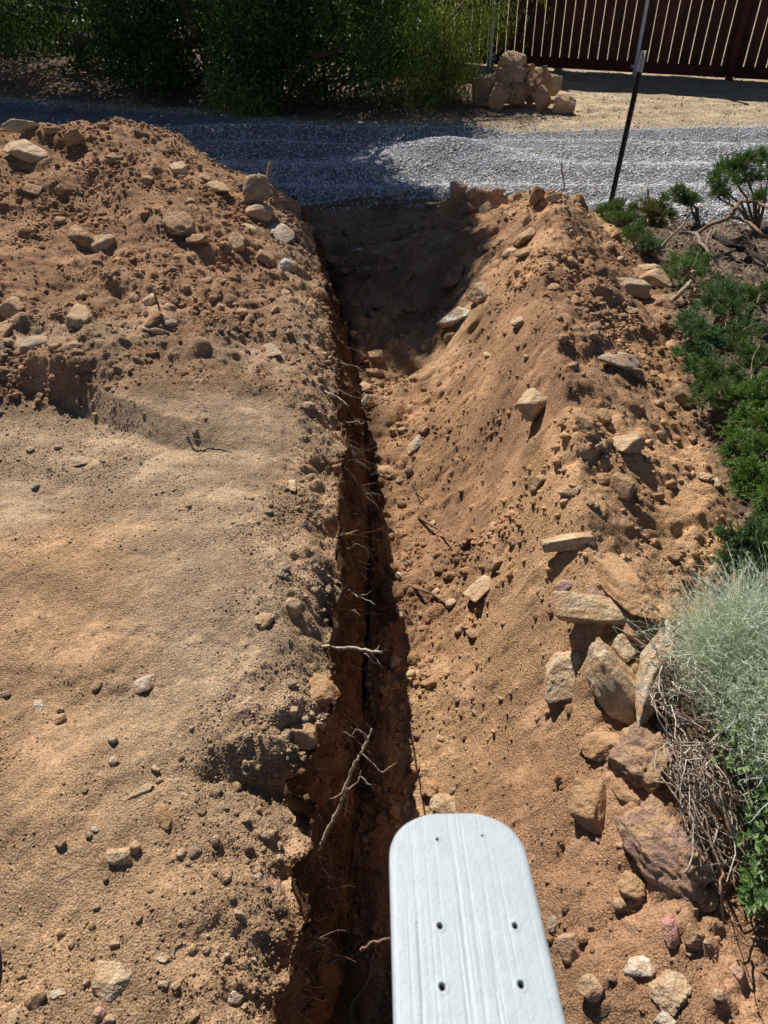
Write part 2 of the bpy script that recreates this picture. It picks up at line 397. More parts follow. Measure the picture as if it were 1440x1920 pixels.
dens = (K['leftflat']*(.2+1.6*sst(.0, .45, nD)+2.6*(Y < 1.3)*sst(-.25, .3, nD))+K['band']*5+K['pile']*(2.2+5*sst(-.1, .5, nD))+K['right']*(1.7+4.8*sst(0, .45, nD)+1.3*foot))
dens = dens*(1-K['far'])*(Y < 6.8)*(X > -3.8)*(X < 2.2)*(Y > .15)*(1-K['wall']*.9)*(.5+sst(-.3, .3, nE))
def soilcol(idx, r, n):
    c = col[idx]*r.uniform(.78, 1.25, (n, 1)); g = r.random(n) < .12
    c[g] = c[g]*.5+np.array([.46, .37, .27])*.5; return c
scatter('fine_crumbs', dens*K['leftflat'], 60000, .0035, .012, 2.0, 1, SOIL, soilcol, seed=11, sink=.35, flat=.7)
scatter('soil_crumbs', dens*(1-.88*K['leftflat']), 105000, .004, .02, 2.0, 1, SOIL, soilcol, seed=1, sink=.35, flat=.7)
scatter('soil_clods', dens*(.3+sst(.0, .5, nD))*(1-.85*K['leftflat']*(Y > 1.1)-.5*K['leftflat']*(Y < 1.1)), 11000, .018, .06, 2.4, 3, SOIL, soilcol, seed=2, sink=.38)
def wallcol(idx, r, n): return col[idx]*r.uniform(.8, 2.1, (n, 1))
scatter('wall_crumbs', (K['wall'] > .5)*(Y < 5.5)*(Y > .1)*1., 4200, .006, .045, 2.0, 2, SOIL, wallcol, seed=12, sink=.4)
# ------------------------------------------------------------------ gravel on the driveway (stuff)
def gravcol(idx, r, n):
    v = r.uniform(.3, .95, (n, 1)); c = v*np.array([[.98, .99, 1.02]]); t = r.random(n) < .14; c[t] = v[t]*np.array([1.1, .92, .74]); return c
gm_, gn_, gb_ = newmat('gravel', .85, .25)
ga = N(gn_, 'ShaderNodeAttribute', attribute_name='tint'); gn_.links.new(ga.outputs['Color'], gb_.inputs['Base Color'])
gd = (K['rd'] > .35)*(Y < 10.2)*(X > -6.5)*(X < 6)*(1+1.2*(Y < 8.2))
scatter('gravel', gd*1., 135000, .012, .032, 2.2, 1, gm_, gravcol, seed=3, sink=.15, smooth=False)
sp = np.exp(-((Y-(ip(X, GRAVEL_FAR)))/.25)**2)+.9*np.exp(-((Y-ip(X, GRAVEL_NEAR)+.1)/.22)**2)+.02*(Y > 9)*(X > 1.5)*(Y < 13)
scatter('gravel_strays', sp*(Y > 5)*(X > -6)*(X < 6), 5000, .012, .03, 2.2, 1, gm_, gravcol, seed=4, sink=.2, smooth=False)

# ------------------------------------------------------------------ stones, one object each
TANR = (.62, .46, .30); BRN = (.40, .245, .145); PALE = (.62, .53, .41); WHT = (.78, .74, .66); GRY = (.42, .35, .27); PNK = (.50, .29, .26); ORR = (.45, .26, .13); PRP = (.42, .27, .27); RBR = (.30, .17, .105)
MV = {}; CAMP = Vector((0, 0, H))
def rock_mesh(seed, sub, style):
    k = (seed, sub, style)
    if k not in MV:
        a = dict(n=(6, .09, .04, 1.), b=(3, .06, .035, 1.), r=(12, .12, .035, .8), p=(10, .18, .085, .82))[style]
        p, f = rock_verts(sub, seed, *a); MV[k] = mesh_from('stone', p, f, STONE)
    return MV[k]
nrock = [0]
def place_rock(u, v, wpx, hpx, ang, colr, label, cat='rock', group=None, k=.75, style='n', sink=.38, seed=None, name='rock', up=False, lift=0., foot=None):
    h_ = hit(u, v)
    if foot: h_ = hit(u, foot); h_ = (CAMP+ray(u, v)*h_[2], Vector((0, 0, 1)), h_[2])
    if h_[0] is None: return
    loc, n, Zd = h_; nrock[0] += 1
    kz = .86 if (u < 600 and v < 700 and not up) else (1.13 if (u > 1000 and 1000 < v < 1700) else 1.); wpx *= kz; hpx *= kz
    if kz < 1: sink += .07
    n = Vector((n.x*.6, n.y*.6, max(n.z, .5))).normalized()
    r = ray(u, v).normalized()
    cr, cu = Vector(R[:, 0]), Vector(R[:, 1]); a = math.radians(ang)
    e1 = cr*math.cos(a)+cu*math.sin(a); e2 = cu*math.cos(a)-cr*math.sin(a)
    px = Zd/F
    if up:
        t1 = e1; A = wpx/2*px; B = hpx/2*px; Cc = k*min(A, B); zax = -r; t1 = (t1-zax*t1.dot(zax)).normalized(); t2 = zax.cross(t1)
        loc = loc+Vector((0, 0, 1))*B*.0
        cen = (loc if foot else loc-r*(Cc*.3))+Vector((0, 0, lift))
    else:
        rn = r.dot(n)
        T1 = e1-r*(e1.dot(n)/rn); T2 = e2-r*(e2.dot(n)/rn)
        l1 = min(T1.length, 2.2); l2 = min(T2.length, 2.2)
        Cc = k*min(wpx, hpx)/2*px
        hh = hpx/2*px; cs = Cc*math.sqrt(max(0, 1-rn*rn))*.8
        B = math.sqrt(max(hh*hh-cs*cs, (.45*hh)**2))*l2; A = wpx/2*px*l1
        t1 = T1.normalized(); zax = n; t2 = zax.cross(t1)
        cen = loc+n*Cc*(1-2*sink)+Vector((0, 0, lift))
    s_ = seed if seed is not None else nrock[0]*37 % 9973
    big = max(wpx, hpx)
    me = rock_mesh(s_ if big > 34 else 5000+s_ % 14, 5 if big > 75 else (4 if big > 26 else 3), style)
    o = link(name, me)
    M = Matrix.Identity(4)
    for i, (ax, q) in enumerate(((t1, A), (t2, B), (zax, Cc))):
        for j in range(3): M[j][i] = ax[j]*q*1.04
    for j in range(3): M[j][3] = cen[j]
    o.matrix_world = M; rr = np.random.default_rng(s_); kk = rr.uniform(.88, 1.12)
    o.color = (*[c*kk for c in colr], 1)
    tag(o, label, cat, group); return o
# u, v, width, height, angle (degrees), colour, label, options
ROCKS = [
 (38,236,70,26,3,PALE,'smooth pale beige concrete fragment on the crest of the left soil heap',dict(foot=262,k=.8,up=True,style='b',name='concrete_fragment',cat='concrete fragment')),
 (50,286,100,40,-16,TANR,'long tan rock below the beige concrete fragment on the heap',{}),
 (137,262,42,36,0,BRN,'reddish round clod on the crest of the left heap',dict(up=True,foot=280,style='p')),
 (95,245,30,16,0,BRN,'small brown stone on the crest just right of the beige concrete fragment',dict(foot=256,up=True)),
 (480,357,54,56,0,GRY,'grey pitted boulder under the bare stick at the top of the stone chain',dict(foot=384,style='p',up=True)),
 (484,397,58,46,5,TANR,'rounded tan boulder directly under the grey pitted boulder left of the trench',dict(style='r')),
 (463,424,36,24,-25,(.60,.58,.34),'thin yellowish painted chip between the rounded boulder and the flat dusty slab',dict(k=.3,style='b',name='painted_chip',cat='rubble chip')),
 (521,438,72,50,-5,PALE,'flat pale slab covered in sand at the left edge of the trench top',dict(k=.3,style='b',name='stone_slab')),
 (445,456,40,46,20,TANR,'upright tan rock left of the flat sandy slab by the trench',{}),
 (497,486,40,38,0,BRN,'rounded brown rock touching the white chalky lump',dict(style='r')),
 (541,500,46,30,-8,WHT,'white chalky lump at the left edge of the trench',dict(style='p',k=.8)),
 (535,549,20,18,0,WHT,'small white chalk piece below the white chalky lump',dict(style='p')),
 (415,574,10,9,0,WHT,'tiny white pebble in the middle of the left heap',{}),
 (152,446,46,52,10,BRN,'larger brown rock of the touching pair on the left heap',dict(style='r')),
 (190,459,42,34,0,TANR,'lower rock of the touching pair on the left heap',dict(style='r')),
 (338,424,64,56,-42,BRN,'big soil-crusted lump in the middle of the left heap',dict(style='p')),
 (366,449,36,28,-10,BRN,'brown knob at the lower end of the big crusted lump on the left heap',{}),
 (335,322,44,34,-10,TANR,'tan rock high on the right shoulder of the left heap',{}),
 (383,336,30,26,0,BRN,'brown stone right of the tan rock on the shoulder of the left heap',{}),
 (212,300,36,26,0,BRN,'brown rock just under the crest of the left heap',{}),
 (62,357,44,24,-20,BRN,'flat brown stone casting shadow near the left frame edge of the heap',{}),
 (112,358,30,26,0,BRN,'brown stone right of the flat shadow-casting stone on the left heap',{}),
 (465,306,54,24,-8,PALE,'pale grey slab in shade behind the left heap at the edge of the gravel',dict(k=.4,style='b',name='stone_slab')),
 (23,581,56,52,-3,TANR,'large squarish tan rock cut by the left edge of the photo',dict(style='b')),
 (3,630,40,52,0,BRN,'brown rock at the left edge below the squarish tan rock',{}),
 (150,602,54,56,0,TANR,'lone big tan rock above the grey bank of the left heap',{}),
 (55,649,80,44,-8,GRY,'widest grey-tan rock sitting on top of the cut bank at left',dict(style='n')),
 (104,650,32,26,0,BRN,'small orange-brown rock right of the widest grey rock on the bank',dict(style='r')),
 (140,648,38,22,5,TANR,'small tan rock on the bank below the lone big tan rock',{}),
 (289,596,32,38,0,ORR,'rusty brown stone in front of the standing bare twig on the bank',dict(style='r')),
 (281,566,34,28,20,TANR,'tan stone behind the rusty brown stone and the twig',{}),
 (252,560,24,28,0,BRN,'brown stone left of the twig on the bank',{}),
 (316,578,30,22,0,GRY,'grey stone right of the twig on the bank',{}),
 (292,620,74,16,-9,GRY,'long thin grey slab below the rusty brown stone on the bank',dict(k=.6,style='b',name='stone_slab')),
 (320,604,30,20,-8,(.45,.40,.36),'light grey chip above the right end of the long thin grey slab',dict(k=.4,style='b')),
 (326,567,22,18,0,BRN,'small brown stone right of the bare twig',{}),
 (467,600,26,24,0,RBR,'biggest of the three dark red stones left of the trench wall',dict(style='r')),
 (447,597,18,16,0,RBR,'left one of the three dark red stones near the trench',dict(style='r')),
 (454,584,20,14,0,ORR,'top one of the three dark red stones near the trench',dict(style='r')),
 (508,656,42,22,-38,GRY,'flat light chip lying on the slumped lip below the three dark red stones',dict(k=.3,style='b')),
 (580,762,26,18,10,GRY,'grey stone on the trench lip above the bare root cluster',{}),
 (142,868,50,22,-4,(.50,.37,.27),'flat pale brown stone alone on the smooth levelled ground',dict(k=.6,style='b')),
 (57,843,18,14,0,GRY,'small grey stone left of the flat pale brown stone on the levelled ground',{}),
 (68,912,16,14,0,GRY,'small dark grey stone below left of the flat pale brown stone',{}),
 (366,812,14,18,0,GRY,'thin dark stone standing beside the fallen twig on the levelled ground',dict(up=True)),
 (548,911,16,26,10,TANR,'narrow tan stone on the lip of the trench halfway along the levelled ground',{}),
 (550,1142,30,44,10,TANR,'pale upright stone set in the crumbling trench lip',dict(up=True,style='r')),
 (495,1165,40,30,20,TANR,'tan lump beside the dark hollow in the trench lip',dict(style='p')),
 (597,1300,80,64,-8,ORR,'largest rounded earth block bulging over the trench lip',dict(style='r',k=.6,name='earth_block',cat='earth block')),
 (568,1378,66,50,-25,ORR,'wedge-shaped earth block below the largest one on the trench lip',dict(style='n',k=.7,name='earth_block',cat='earth block')),
 (272,1283,34,44,-15,(.66,.53,.46),'pinkish white stone alone on the left ground',dict(k=.6)),
 (182,1287,20,22,0,TANR,'small tan stone left of the pinkish white stone',{}),
 (11,1303,24,16,0,PRP,'pink stone at the left edge of the photo',{}),
 (72,1322,20,24,20,PALE,'pale flat chip near the pink stone at the left edge',dict(k=.3)),
 (113,1331,16,14,0,GRY,'small grey stone right of the pale flat chip',{}),
 (212,1388,18,18,0,TANR,'small tan stone above a larger buried one on the left ground',{}),
 (214,1428,20,22,0,TANR,'small buried tan stone under another small tan stone on the left ground',{}),
 (262,1484,60,18,32,TANR,'long narrow tan stone slanting up to the right on the foreground soil',dict(k=.4,style='b')),
 (305,1530,34,56,20,ORR,'half-buried sandy stone right of the long narrow slanting stone',dict(k=.4,style='r')),
 (346,1493,16,14,0,TANR,'little angular stone above the half-buried sandy stone',{}),
 (223,1607,52,42,-12,TANR,'flat tan stone in the middle of the left foreground',dict(k=.4,style='b')),
 (253,1590,22,26,0,TANR,'small tan stone touching the flat tan stone of the left foreground',{}),
 (114,1581,22,20,0,GRY,'grey angular stone left of the flat tan foreground stone',{}),
 (209,1839,70,76,-10,TANR,'biggest angular tan stone in the lower left foreground',dict(k=.4,style='b')),
 (214,1771,24,18,0,TANR,'small flat stone directly above the biggest angular stone',{}),
 (108,1862,36,22,0,PALE,'flat pale stone left of the biggest angular stone',dict(k=.3)),
 (26,1905,22,60,-10,TANR,'long pale stone at the bottom left corner',dict(k=.5)),
 (184,1902,28,34,0,PNK,'pinkish stone at the bottom edge below the biggest angular stone',{}),
 (206,1913,26,24,0,TANR,'tan stone at the bottom edge touching the pinkish one',{}),
 (305,1798,28,22,0,PALE,'pale flat chip right of the biggest angular stone',dict(k=.3)),
 (444,1870,36,28,15,PALE,'pale angular stone at the bottom near the trench lip',dict(k=.6)),
 (361,1906,26,30,0,TANR,'upper tan cobble at the bottom edge left of the pale angular stone',{}),
 (482,1643,20,12,20,(.66,.55,.50),'small pinkish white chip near the trench lip in the foreground',dict(k=.4)),
 (305,1846,22,16,0,TANR,'little stone of the pair above the bottom pebbles',{}),
 (328,1850,20,18,0,TANR,'rounder little stone of the pair above the bottom pebbles',{}),
 # trench and right slope
 (855,600,60,44,12,WHT,'large cream white rock on the right slope at the edge of the tree shadow',dict(k=.8,style='b')),
 (904,552,52,44,-5,TANR,'angular tan rock above the large cream white rock',dict(k=.85)),
 (800,648,18,22,0,(.5,.42,.24),'yellowish round pebble left below the large cream white rock',dict(style='r')),
 (842,632,22,20,0,BRN,'brown stone tucked under the large cream white rock',{}),
 (851,526,36,38,0,RBR,'reddish rock left of the angular tan rock, half in tree shadow',{}),
 (762,520,30,32,0,RBR,'rounded brown rock in the deep shade of the trench end',dict(style='r')),
 (930,500,26,26,0,BRN,'brown stone above the angular tan rock on the right slope',{}),
 (690,757,26,34,0,PALE,'pointed cream rock at the bottom of the trench',dict(up=True)),
 (684,731,30,24,0,TANR,'tan rock behind the pointed cream rock in the trench',dict(style='r')),
 (705,672,36,28,0,BRN,'larger brown rock in the stone cluster at the trench bottom',{}),
 (676,672,26,28,0,BRN,'left brown rock in the stone cluster at the trench bottom',{}),
 (702,700,40,14,-8,RBR,'long dark stone above the tan and cream trench rocks',{}),
 (750,796,20,11,0,ORR,'flat orange pebble on top of the pebble cluster in the trench',{}),
 (755,807,15,13,0,PALE,'pale round pebble under the flat orange pebble',dict(style='r')),
 (735,809,14,16,0,BRN,'brown pebble left of the pale round pebble',{}),
 (796,806,20,16,0,BRN,'brown stone at the upper tip of the long pale stone in the trench',{}),
 (779,836,44,20,60,PALE,'long narrow pale stone standing up the slope in the trench',dict(k=.7,style='b')),
 (720,887,50,26,-8,BRN,'brown crusted stone at the foot of the slope with a pale cube beside it',dict(style='p')),
 (750,902,18,13,0,PALE,'small pale cube-shaped stone beside the brown crusted stone',dict(style='b')),
 (745,1081,17,15,0,WHT,'small white angular stone at the edge of the trench shadow',dict(style='b')),
 (775,1238,30,36,0,ORR,'crumbly orange clod at the edge of the trench shadow',dict(style='p')),
 (769,1266,22,20,0,TANR,'round pale stone just below the crumbly orange clod',dict(style='r')),
 (848,1133,20,20,0,TANR,'small round tan stone at the end of the buried root',dict(style='r')),
 (900,1107,70,40,24,TANR,'long tan stone in the middle of the lower right slope',dict(k=.6)),
 (932,1056,28,30,10,BRN,'brown stone above the long tan stone of the lower right slope',{}),
 (956,1080,14,16,0,BRN,'pebble at the right tip of the long tan stone',{}),
 (1011,768,54,50,38,TANR,'tan wedge rock with a dark underside in the middle of the right slope',dict(k=1.0,style='b',sink=.15)),
 (1160,680,64,32,4,GRY,'flat dusty rock on the crest of the right berm',dict(k=.6)),
 (1190,700,28,26,0,BRN,'brown stone under the right end of the flat dusty crest rock',{}),
 (1176,835,40,42,40,TANR,'tan rock with a dark shadow on its right, on the lower berm',dict(k=.8)),
 (1131,842,24,32,0,BRN,'brown stone left of the tan shadow-casting rock on the berm',{}),
 (1098,798,46,40,-10,BRN,'brown half-buried rock upslope of the tan shadow-casting rock',{}),
 (1132,780,26,26,0,BRN,'brown stone right of the brown half-buried rock',dict(style='p')),
 (1132,899,34,26,0,ORR,'rounded orange stone on the berm above the pointed slab',dict(style='r')),
 (1068,921,38,24,0,TANR,'oval stone left below the rounded orange stone',dict(style='r')),
 (1059,940,18,14,0,TANR,'pebble touching the oval stone on the berm',dict(style='r')),
 (1010,905,34,36,0,BRN,'squarish brown rock left of the oval stone',dict(style='b')),
 (1165,915,54,60,25,BRN,'pointed brown slab leaning on the berm',dict(k=.6)),
 (1188,542,62,34,-5,GRY,'grey block with a bluish face at the right edge of the berm',dict(k=.9,style='b')),
 (1228,532,46,44,0,TANR,'tan block touching the grey bluish block',dict(k=.9,style='b')),
 (1215,508,40,22,0,TANR,'sandy stone behind the tan and grey blocks',{}),
 (1297,564,28,50,0,ORR,'upright orange-brown block standing among the dead juniper twigs',dict(up=True,style='b')),
 (1248,570,60,40,-20,BRN,'crusted brown rock right of the tan block',dict(style='p')),
 (1276,745,42,44,0,BRN,'rounded brown rock under the junipers at the right edge of the berm',dict(style='r')),
 (1262,657,30,28,0,BRN,'brown rock at the berm edge above the rounded one',{}),
 (1380,712,40,34,0,TANR,'tan rock half hidden between the junipers',{}),
 (1078,566,18,18,0,BRN,'brown stone alone on the upper right slope',{}),
 (1070,492,22,18,0,BRN,'brown stone near the top of the right berm',{}),
 # crest of the right berm
 (862,355,36,36,0,TANR,'tan boulder at the far left tip of the right berm',dict(foot=374,up=True)),
 (886,364,28,22,0,TANR,'sandy stone right of the tan boulder at the tip of the berm',dict(foot=376,up=True)),
 (934,360,32,14,5,TANR,'flat stone on the crest between the sandy stone and the reddish boulder',dict(foot=370,up=True)),
 (914,386,44,20,58,PALE,'thin pale slab tilted on the crest of the right berm',dict(k=.3,style='b')),
 (879,393,30,24,0,BRN,'brown stone left of the thin pale tilted slab',{}),
 (870,424,32,22,25,BRN,'brown stone on the shaded side below the tip of the berm',{}),
 (1007,366,30,36,10,RBR,'upright reddish boulder on the crest of the right berm',dict(foot=385,up=True,style='r')),
 (1040,370,36,14,14,PALE,'flat tan slab right of the upright reddish boulder',dict(up=True,foot=380,k=.4)),
 (988,418,24,34,10,GRY,'grey crusted stone below the reddish boulder',dict(up=True,style='p')),
 (989,446,28,28,0,BRN,'brown stone under the grey crusted stone',dict(style='r')),
 (920,461,32,20,0,BRN,'oval brown stone in the middle of the upper right slope',dict(style='r')),
 (955,475,24,18,0,TANR,'tan stone right below the oval brown stone',{}),
 (741,361,46,22,-4,(.5,.52,.55),'pale bluish slab in shade where the trench meets the gravel',dict(k=.5,style='b',name='stone_slab')),
 (672,470,18,10,-10,PALE,'small pale chip deep in the shade of the trench end',{}),
 # large rocks along the right edge
 (1068,1018,88,30,8,TANR,'dusty ridge-shaped rock above the long tilted slab',dict(k=.9)),
 (1160,1098,190,58,-44,ORR,'longest rock, an orange slab tilted down to the right',dict(k=.8,style='b',sink=.2)),
 (1062,1099,36,19,5,PRP,'small purple stone left of the longest tilted slab',{}),
 (1120,1112,44,17,-12,PRP,'flat pinkish stone under the longest tilted slab',dict(k=.5)),
 (1118,1148,160,52,-8,TANR,'broad tan slab pointing right below the longest tilted slab',dict(k=.9,style='b')),
 (1196,1182,62,52,-20,RBR,'dark brown rock under the tip of the broad tan slab',{}),
 (1057,1268,76,92,10,TANR,'big rounded tan boulder with a white foot, leftmost of the boulder group',dict(k=.7)),
 (1148,1288,170,80,-58,TANR,'big oblong boulder in the centre of the boulder group',dict(k=.8,style='r',sink=.2)),
 (1167,1222,42,56,0,TANR,'squat rock wedged behind the big oblong boulder',dict(k=.8)),
 (1220,1275,178,66,72,PALE,'tall pale slab leaning beside the silver shrub',dict(k=.8,style='n',sink=-.15)),
 (1190,1286,22,26,0,PNK,'small pink stone between the oblong boulder and the pale slab',{}),
 (1254,1340,38,46,0,PRP,'purple scoria rock at the foot of the pale slab',dict(style='p')),
 (1246,1372,26,34,0,PRP,'lower piece of purple scoria beside the silver shrub',dict(style='p')),
 (1196,1425,104,112,-10,(.40,.25,.17),'brown pitted boulder between the boulder group and the pink boulder',dict(k=.7,style='p')),
 (1130,1400,80,50,0,ORR,'sandy half-buried rock left of the brown pitted boulder',dict(k=.5)),
 (1172,1492,56,24,-30,ORR,'orange split stone below the brown pitted boulder',dict(style='b')),
 (1245,1605,200,105,-50,(.44,.27,.21),'largest boulder, pinkish brown, beside the dead stems',dict(k=.8,style='p',sink=.25)),
 (1110,1510,70,90,-10,ORR,'sandy earth lump with a black shadow on its right',dict(k=.7,style='r',name='earth_block',cat='earth block')),
 (1186,1665,50,44,-20,ORR,'tan crumbly rock left of the largest boulder',dict(style='p')),
 (1160,1694,22,22,0,TANR,'small rounded stone below the tan crumbly rock',dict(style='r')),
 (1163,1586,18,12,0,PNK,'small pink pebble left of the largest boulder',{}),
 (1258,1752,40,72,-8,(.62,.30,.27),'bright pink scoria chunk below the largest boulder',dict(style='p',k=.9)),
 (1293,1789,17,15,0,(.62,.30,.27),'little bright pink chip below the pink scoria chunk',dict(style='p')),
 (1300,1762,42,36,0,BRN,'brown clod touching the pink scoria chunk',dict(style='p')),
 (1322,1768,12,11,0,WHT,'white pebble right of the pink scoria chunk',{}),
 (1386,1825,26,36,0,(.55,.30,.27),'pink crumbly stone under the thin arching twig',dict(style='p')),
 (1070,1778,40,62,20,PNK,'pink-brown flat stone right of the white plank',dict(k=.6,style='b')),
 (1038,1732,20,36,0,GRY,'dark speckled stone half hidden by the white plank',dict(style='p')),
 (1110,1856,54,50,-25,TANR,'tan angular rock right of the lower end of the white plank',dict(k=.7)),
 (1200,1812,66,44,0,PALE,'pale crusty stone left of the big lower right lump',dict(style='p',k=.5)),
 (1262,1865,100,84,-25,TANR,'big pale crusted lump near the lower right corner',dict(style='p',k=.5)),
 (1250,1915,50,40,0,PALE,'whitish stone at the bottom edge right of the white plank',dict(k=.6)),
 (1320,1690,60,40,0,BRN,'brown soil-covered rock under the right end of the largest boulder',dict(style='p')),
 (808,1482,38,36,0,ORR,'crumbly clod just above the rounded end of the white plank',dict(style='p')),
 (838,1508,60,40,0,TANR,'flat speckled stone peeking out behind the white plank',dict(k=.4)),
 # stone pile by the fence
 (1008,168,54,62,0,RBR,'brown rock in the middle of the stone pile by the fence',dict(foot=205,up=True,style='b',lift=.05)),
 (957,160,60,62,0,BRN,'shaded rock at the base of the stone pile, under the top boulder',dict(foot=203,up=True,style='b')),
 (912,172,54,56,0,BRN,'dark rock at the left end of the stone pile by the fence',dict(foot=200,up=True,style='b')),
 (936,182,36,48,-30,BRN,'slanting dark rock at the lower left of the stone pile',dict(foot=208,up=True,style='b')),
 (966,176,44,46,0,RBR,'brown rock at the lower middle of the stone pile',dict(foot=205,up=True,style='b')),
 (1031,160,54,38,-10,TANR,'oval brown rock at the right back of the stone pile',dict(foot=190,up=True,style='b')),
 (1018,184,36,54,5,(.42,.25,.18),'upright reddish slab at the front of the stone pile',dict(foot=212,up=True,style='b')),
 (957,126,60,58,10,TANR,'topmost boulder of the stone pile by the fence',dict(foot=200,up=True,style='n',k=.9)),
 (984,140,36,46,-50,BRN,'rock leaning against the topmost boulder of the pile',dict(foot=198,up=True,style='b')),
 (1059,197,44,38,0,TANR,'separate light rock right of the stone pile on the sand',dict(foot=214,up=True,style='b')),
 (1047,124,22,18,0,GRY,'small grey rock against the bottom rail of the fence',dict(foot=133,up=True,style='b')),
]
for t in ROCKS:
    place_rock(*t[:7], **t[7])
ANCH = [(t[0], t[1], t[6]) for t in ROCKS if len(t[6].split()) <= 10]
USED = set()
def near_label(u, v, what):
    for d, au, av, al in sorted((math.hypot(u-a[0], v-a[1]), *a) for a in ANCH):
        dx, dy = u-au, v-av
        w_ = ('right of' if dx > 0 else 'left of') if abs(dx) > abs(dy) else ('below' if dy > 0 else 'above')
        t = f'{what} {"just " if d < 50 else ""}{w_} the {al}'
        if len(t.split()) <= 16 and t not in USED: USED.add(t); return t
def strew(n, poly, smin, smax, cols, what, group, seed):
    r = random.Random(seed); x0, y0, x1, y1 = poly
    for i in range(n):
        u = r.uniform(x0, x1); v = r.uniform(y0, y1); s = smin*(smax/smin)**(r.random()**1.8)
        h_ = hit(u, v)
        if h_[0] is None or h_[1].z < .5: continue
        if min(math.hypot(u-t[0], v-t[1])-max(t[2], t[3])/2 for t in ROCKS) < s*.5: continue
        c_ = r.choice(cols); cn = {BRN: 'brown', RBR: 'dark brown', TANR: 'tan', GRY: 'greyish', PALE: 'pale', ORR: 'orange brown'}[c_]
        place_rock(u, v, s*r.uniform(.9, 1.3), s*r.uniform(.75, 1), r.uniform(-60, 60), c_, near_label(u, v, f'small {cn} stone'), group=group, style=r.choice('nnrp'), sink=r.uniform(.2, .45), k=.8, seed=seed+i)
strew(26, (60, 300, 420, 560), 14, 30, [BRN, BRN, TANR, RBR], 'small brown stone strewn among others over the left soil heap', 'small stones on the left heap', 100)
strew(10, (380, 500, 560, 640), 12, 22, [BRN, TANR, GRY], 'small stone on the sloping ground between the left heap and the trench', 'small stones left of the trench', 200)
strew(18, (20, 1380, 500, 1900), 12, 24, [TANR, PALE, TANR, GRY], 'small pale stone scattered on the rough left foreground soil', 'small stones on the left foreground', 300)
strew(24, (890, 400, 1180, 700), 12, 26, [BRN, TANR, BRN], 'small brown stone scattered on the upper part of the right slope', 'small stones on the upper right slope', 400)
strew(30, (1000, 740, 1340, 1060), 12, 26, [BRN, ORR, TANR], 'small brown stone scattered on the lower berm near the junipers', 'small stones on the lower berm', 500)
strew(16, (720, 960, 900, 1480), 12, 24, [BRN, ORR, TANR], 'small stone lying along the sunny foot of the right slope', 'small stones along the trench floor', 600)
strew(10, (620, 480, 800, 640), 12, 24, [RBR, BRN], 'small stone lying in the shade of the trench end', 'small stones in the shaded trench end', 700)
#@@PART3
# ------------------------------------------------------------------ tubes, ribbons, leaves
def tube_arrays(pts, rad, sides=7):
    p = np.array([list(q) for q in pts], float); n = len(p)
    r = np.array(rad, float) if np.ndim(rad) else np.full(n, rad)
    t = np.gradient(p, axis=0); t /= np.linalg.norm(t, axis=1)[:, None]+1e-9
    a = np.cross(t, [.31, .22, .93]); a /= np.linalg.norm(a, axis=1)[:, None]+1e-9; b = np.cross(t, a)
    th = np.arange(sides)/sides*2*math.pi
    Vv = p[:, None]+r[:, None, None]*(np.cos(th)[None, :, None]*a[:, None]+np.sin(th)[None, :, None]*b[:, None])
    i = np.arange(n-1)[:, None]*sides; j = np.arange(sides)[None]; k = (j+1) % sides
    Fq = np.stack([i+j, i+k, i+sides+k, i+sides+j], -1).reshape(-1, 4)
    caps = []
    for e in (0, n-1):
        for q in range(1, sides-2, 2) if sides > 4 else ():
            caps.append([e*sides, e*sides+q, e*sides+q+1, e*sides+min(q+2, sides-1)])
    if sides == 4: caps = [[0, 1, 2, 3], [(n-1)*4+q for q in range(4)]]
    return Vv.reshape(-1, 3), np.vstack([Fq, np.array(caps, int).reshape(-1, 4)])
def smooth_line(pts, m=4):
    p = np.array([list(q) for q in pts], float); n = len(p)
    if n < 3: s = np.linspace(0, 1, m*2+1)[:, None]; return p[0]*(1-s)+p[-1]*s
    e = np.vstack([2*p[0]-p[1], p, 2*p[-1]-p[-2]]); out = []
    for i in range(1, n):
        for k in range(m):
            t = k/m; a, b, c, d = e[i-1], e[i], e[i+1], e[i+2]
            out.append(.5*((2*b)+(-a+c)*t+(2*a-5*b+4*c-d)*t*t+(-a+3*b-3*c+d)*t**3))
    out.append(p[-1]); return np.array(out)
class Bag:
    def __init__(s): s.V = []; s.F = []; s.C = []; s.n = 0
    def add(s, V_, F_, c=None):
        s.V.append(V_); s.F.append(F_+s.n); s.n += len(V_)
        if c is not None: s.C.append(np.broadcast_to(c, (len(V_), 3)))
    def tube(s, pts, r0, r1, sides=7, m=4, jit=0, c=None, sd=0):
        p = smooth_line(pts, m)
        if jit: p = p+jit*np.stack([fbm(np.arange(len(p))*.7, np.full(len(p), q*9.1+sd), 2, 5) for q in range(3)], 1)
        s.add(*tube_arrays(p, np.linspace(r0, r1, len(p)), sides), c)
    def build(s, name, mat, parent=None, smooth=True):
        me = mesh_from(name, np.vstack(s.V), np.vstack(s.F), mat, smooth)
        if s.C: setcol(me, np.vstack(s.C))
        return link(name, me, parent)
def empty(name, loc, label=None, cat=None, group=None):
    o = bpy.data.objects.new(name, None); C.objects.link(o); o.location = loc; o.empty_display_size = .1
    bpy.context.view_layer.update(); return tag(o, label, cat, group)
def adopt(o, parent):      # parts are built in world coordinates: keep them where they are
    o.parent = parent; o.matrix_parent_inverse = Matrix.Translation(parent.location).inverted(); return o
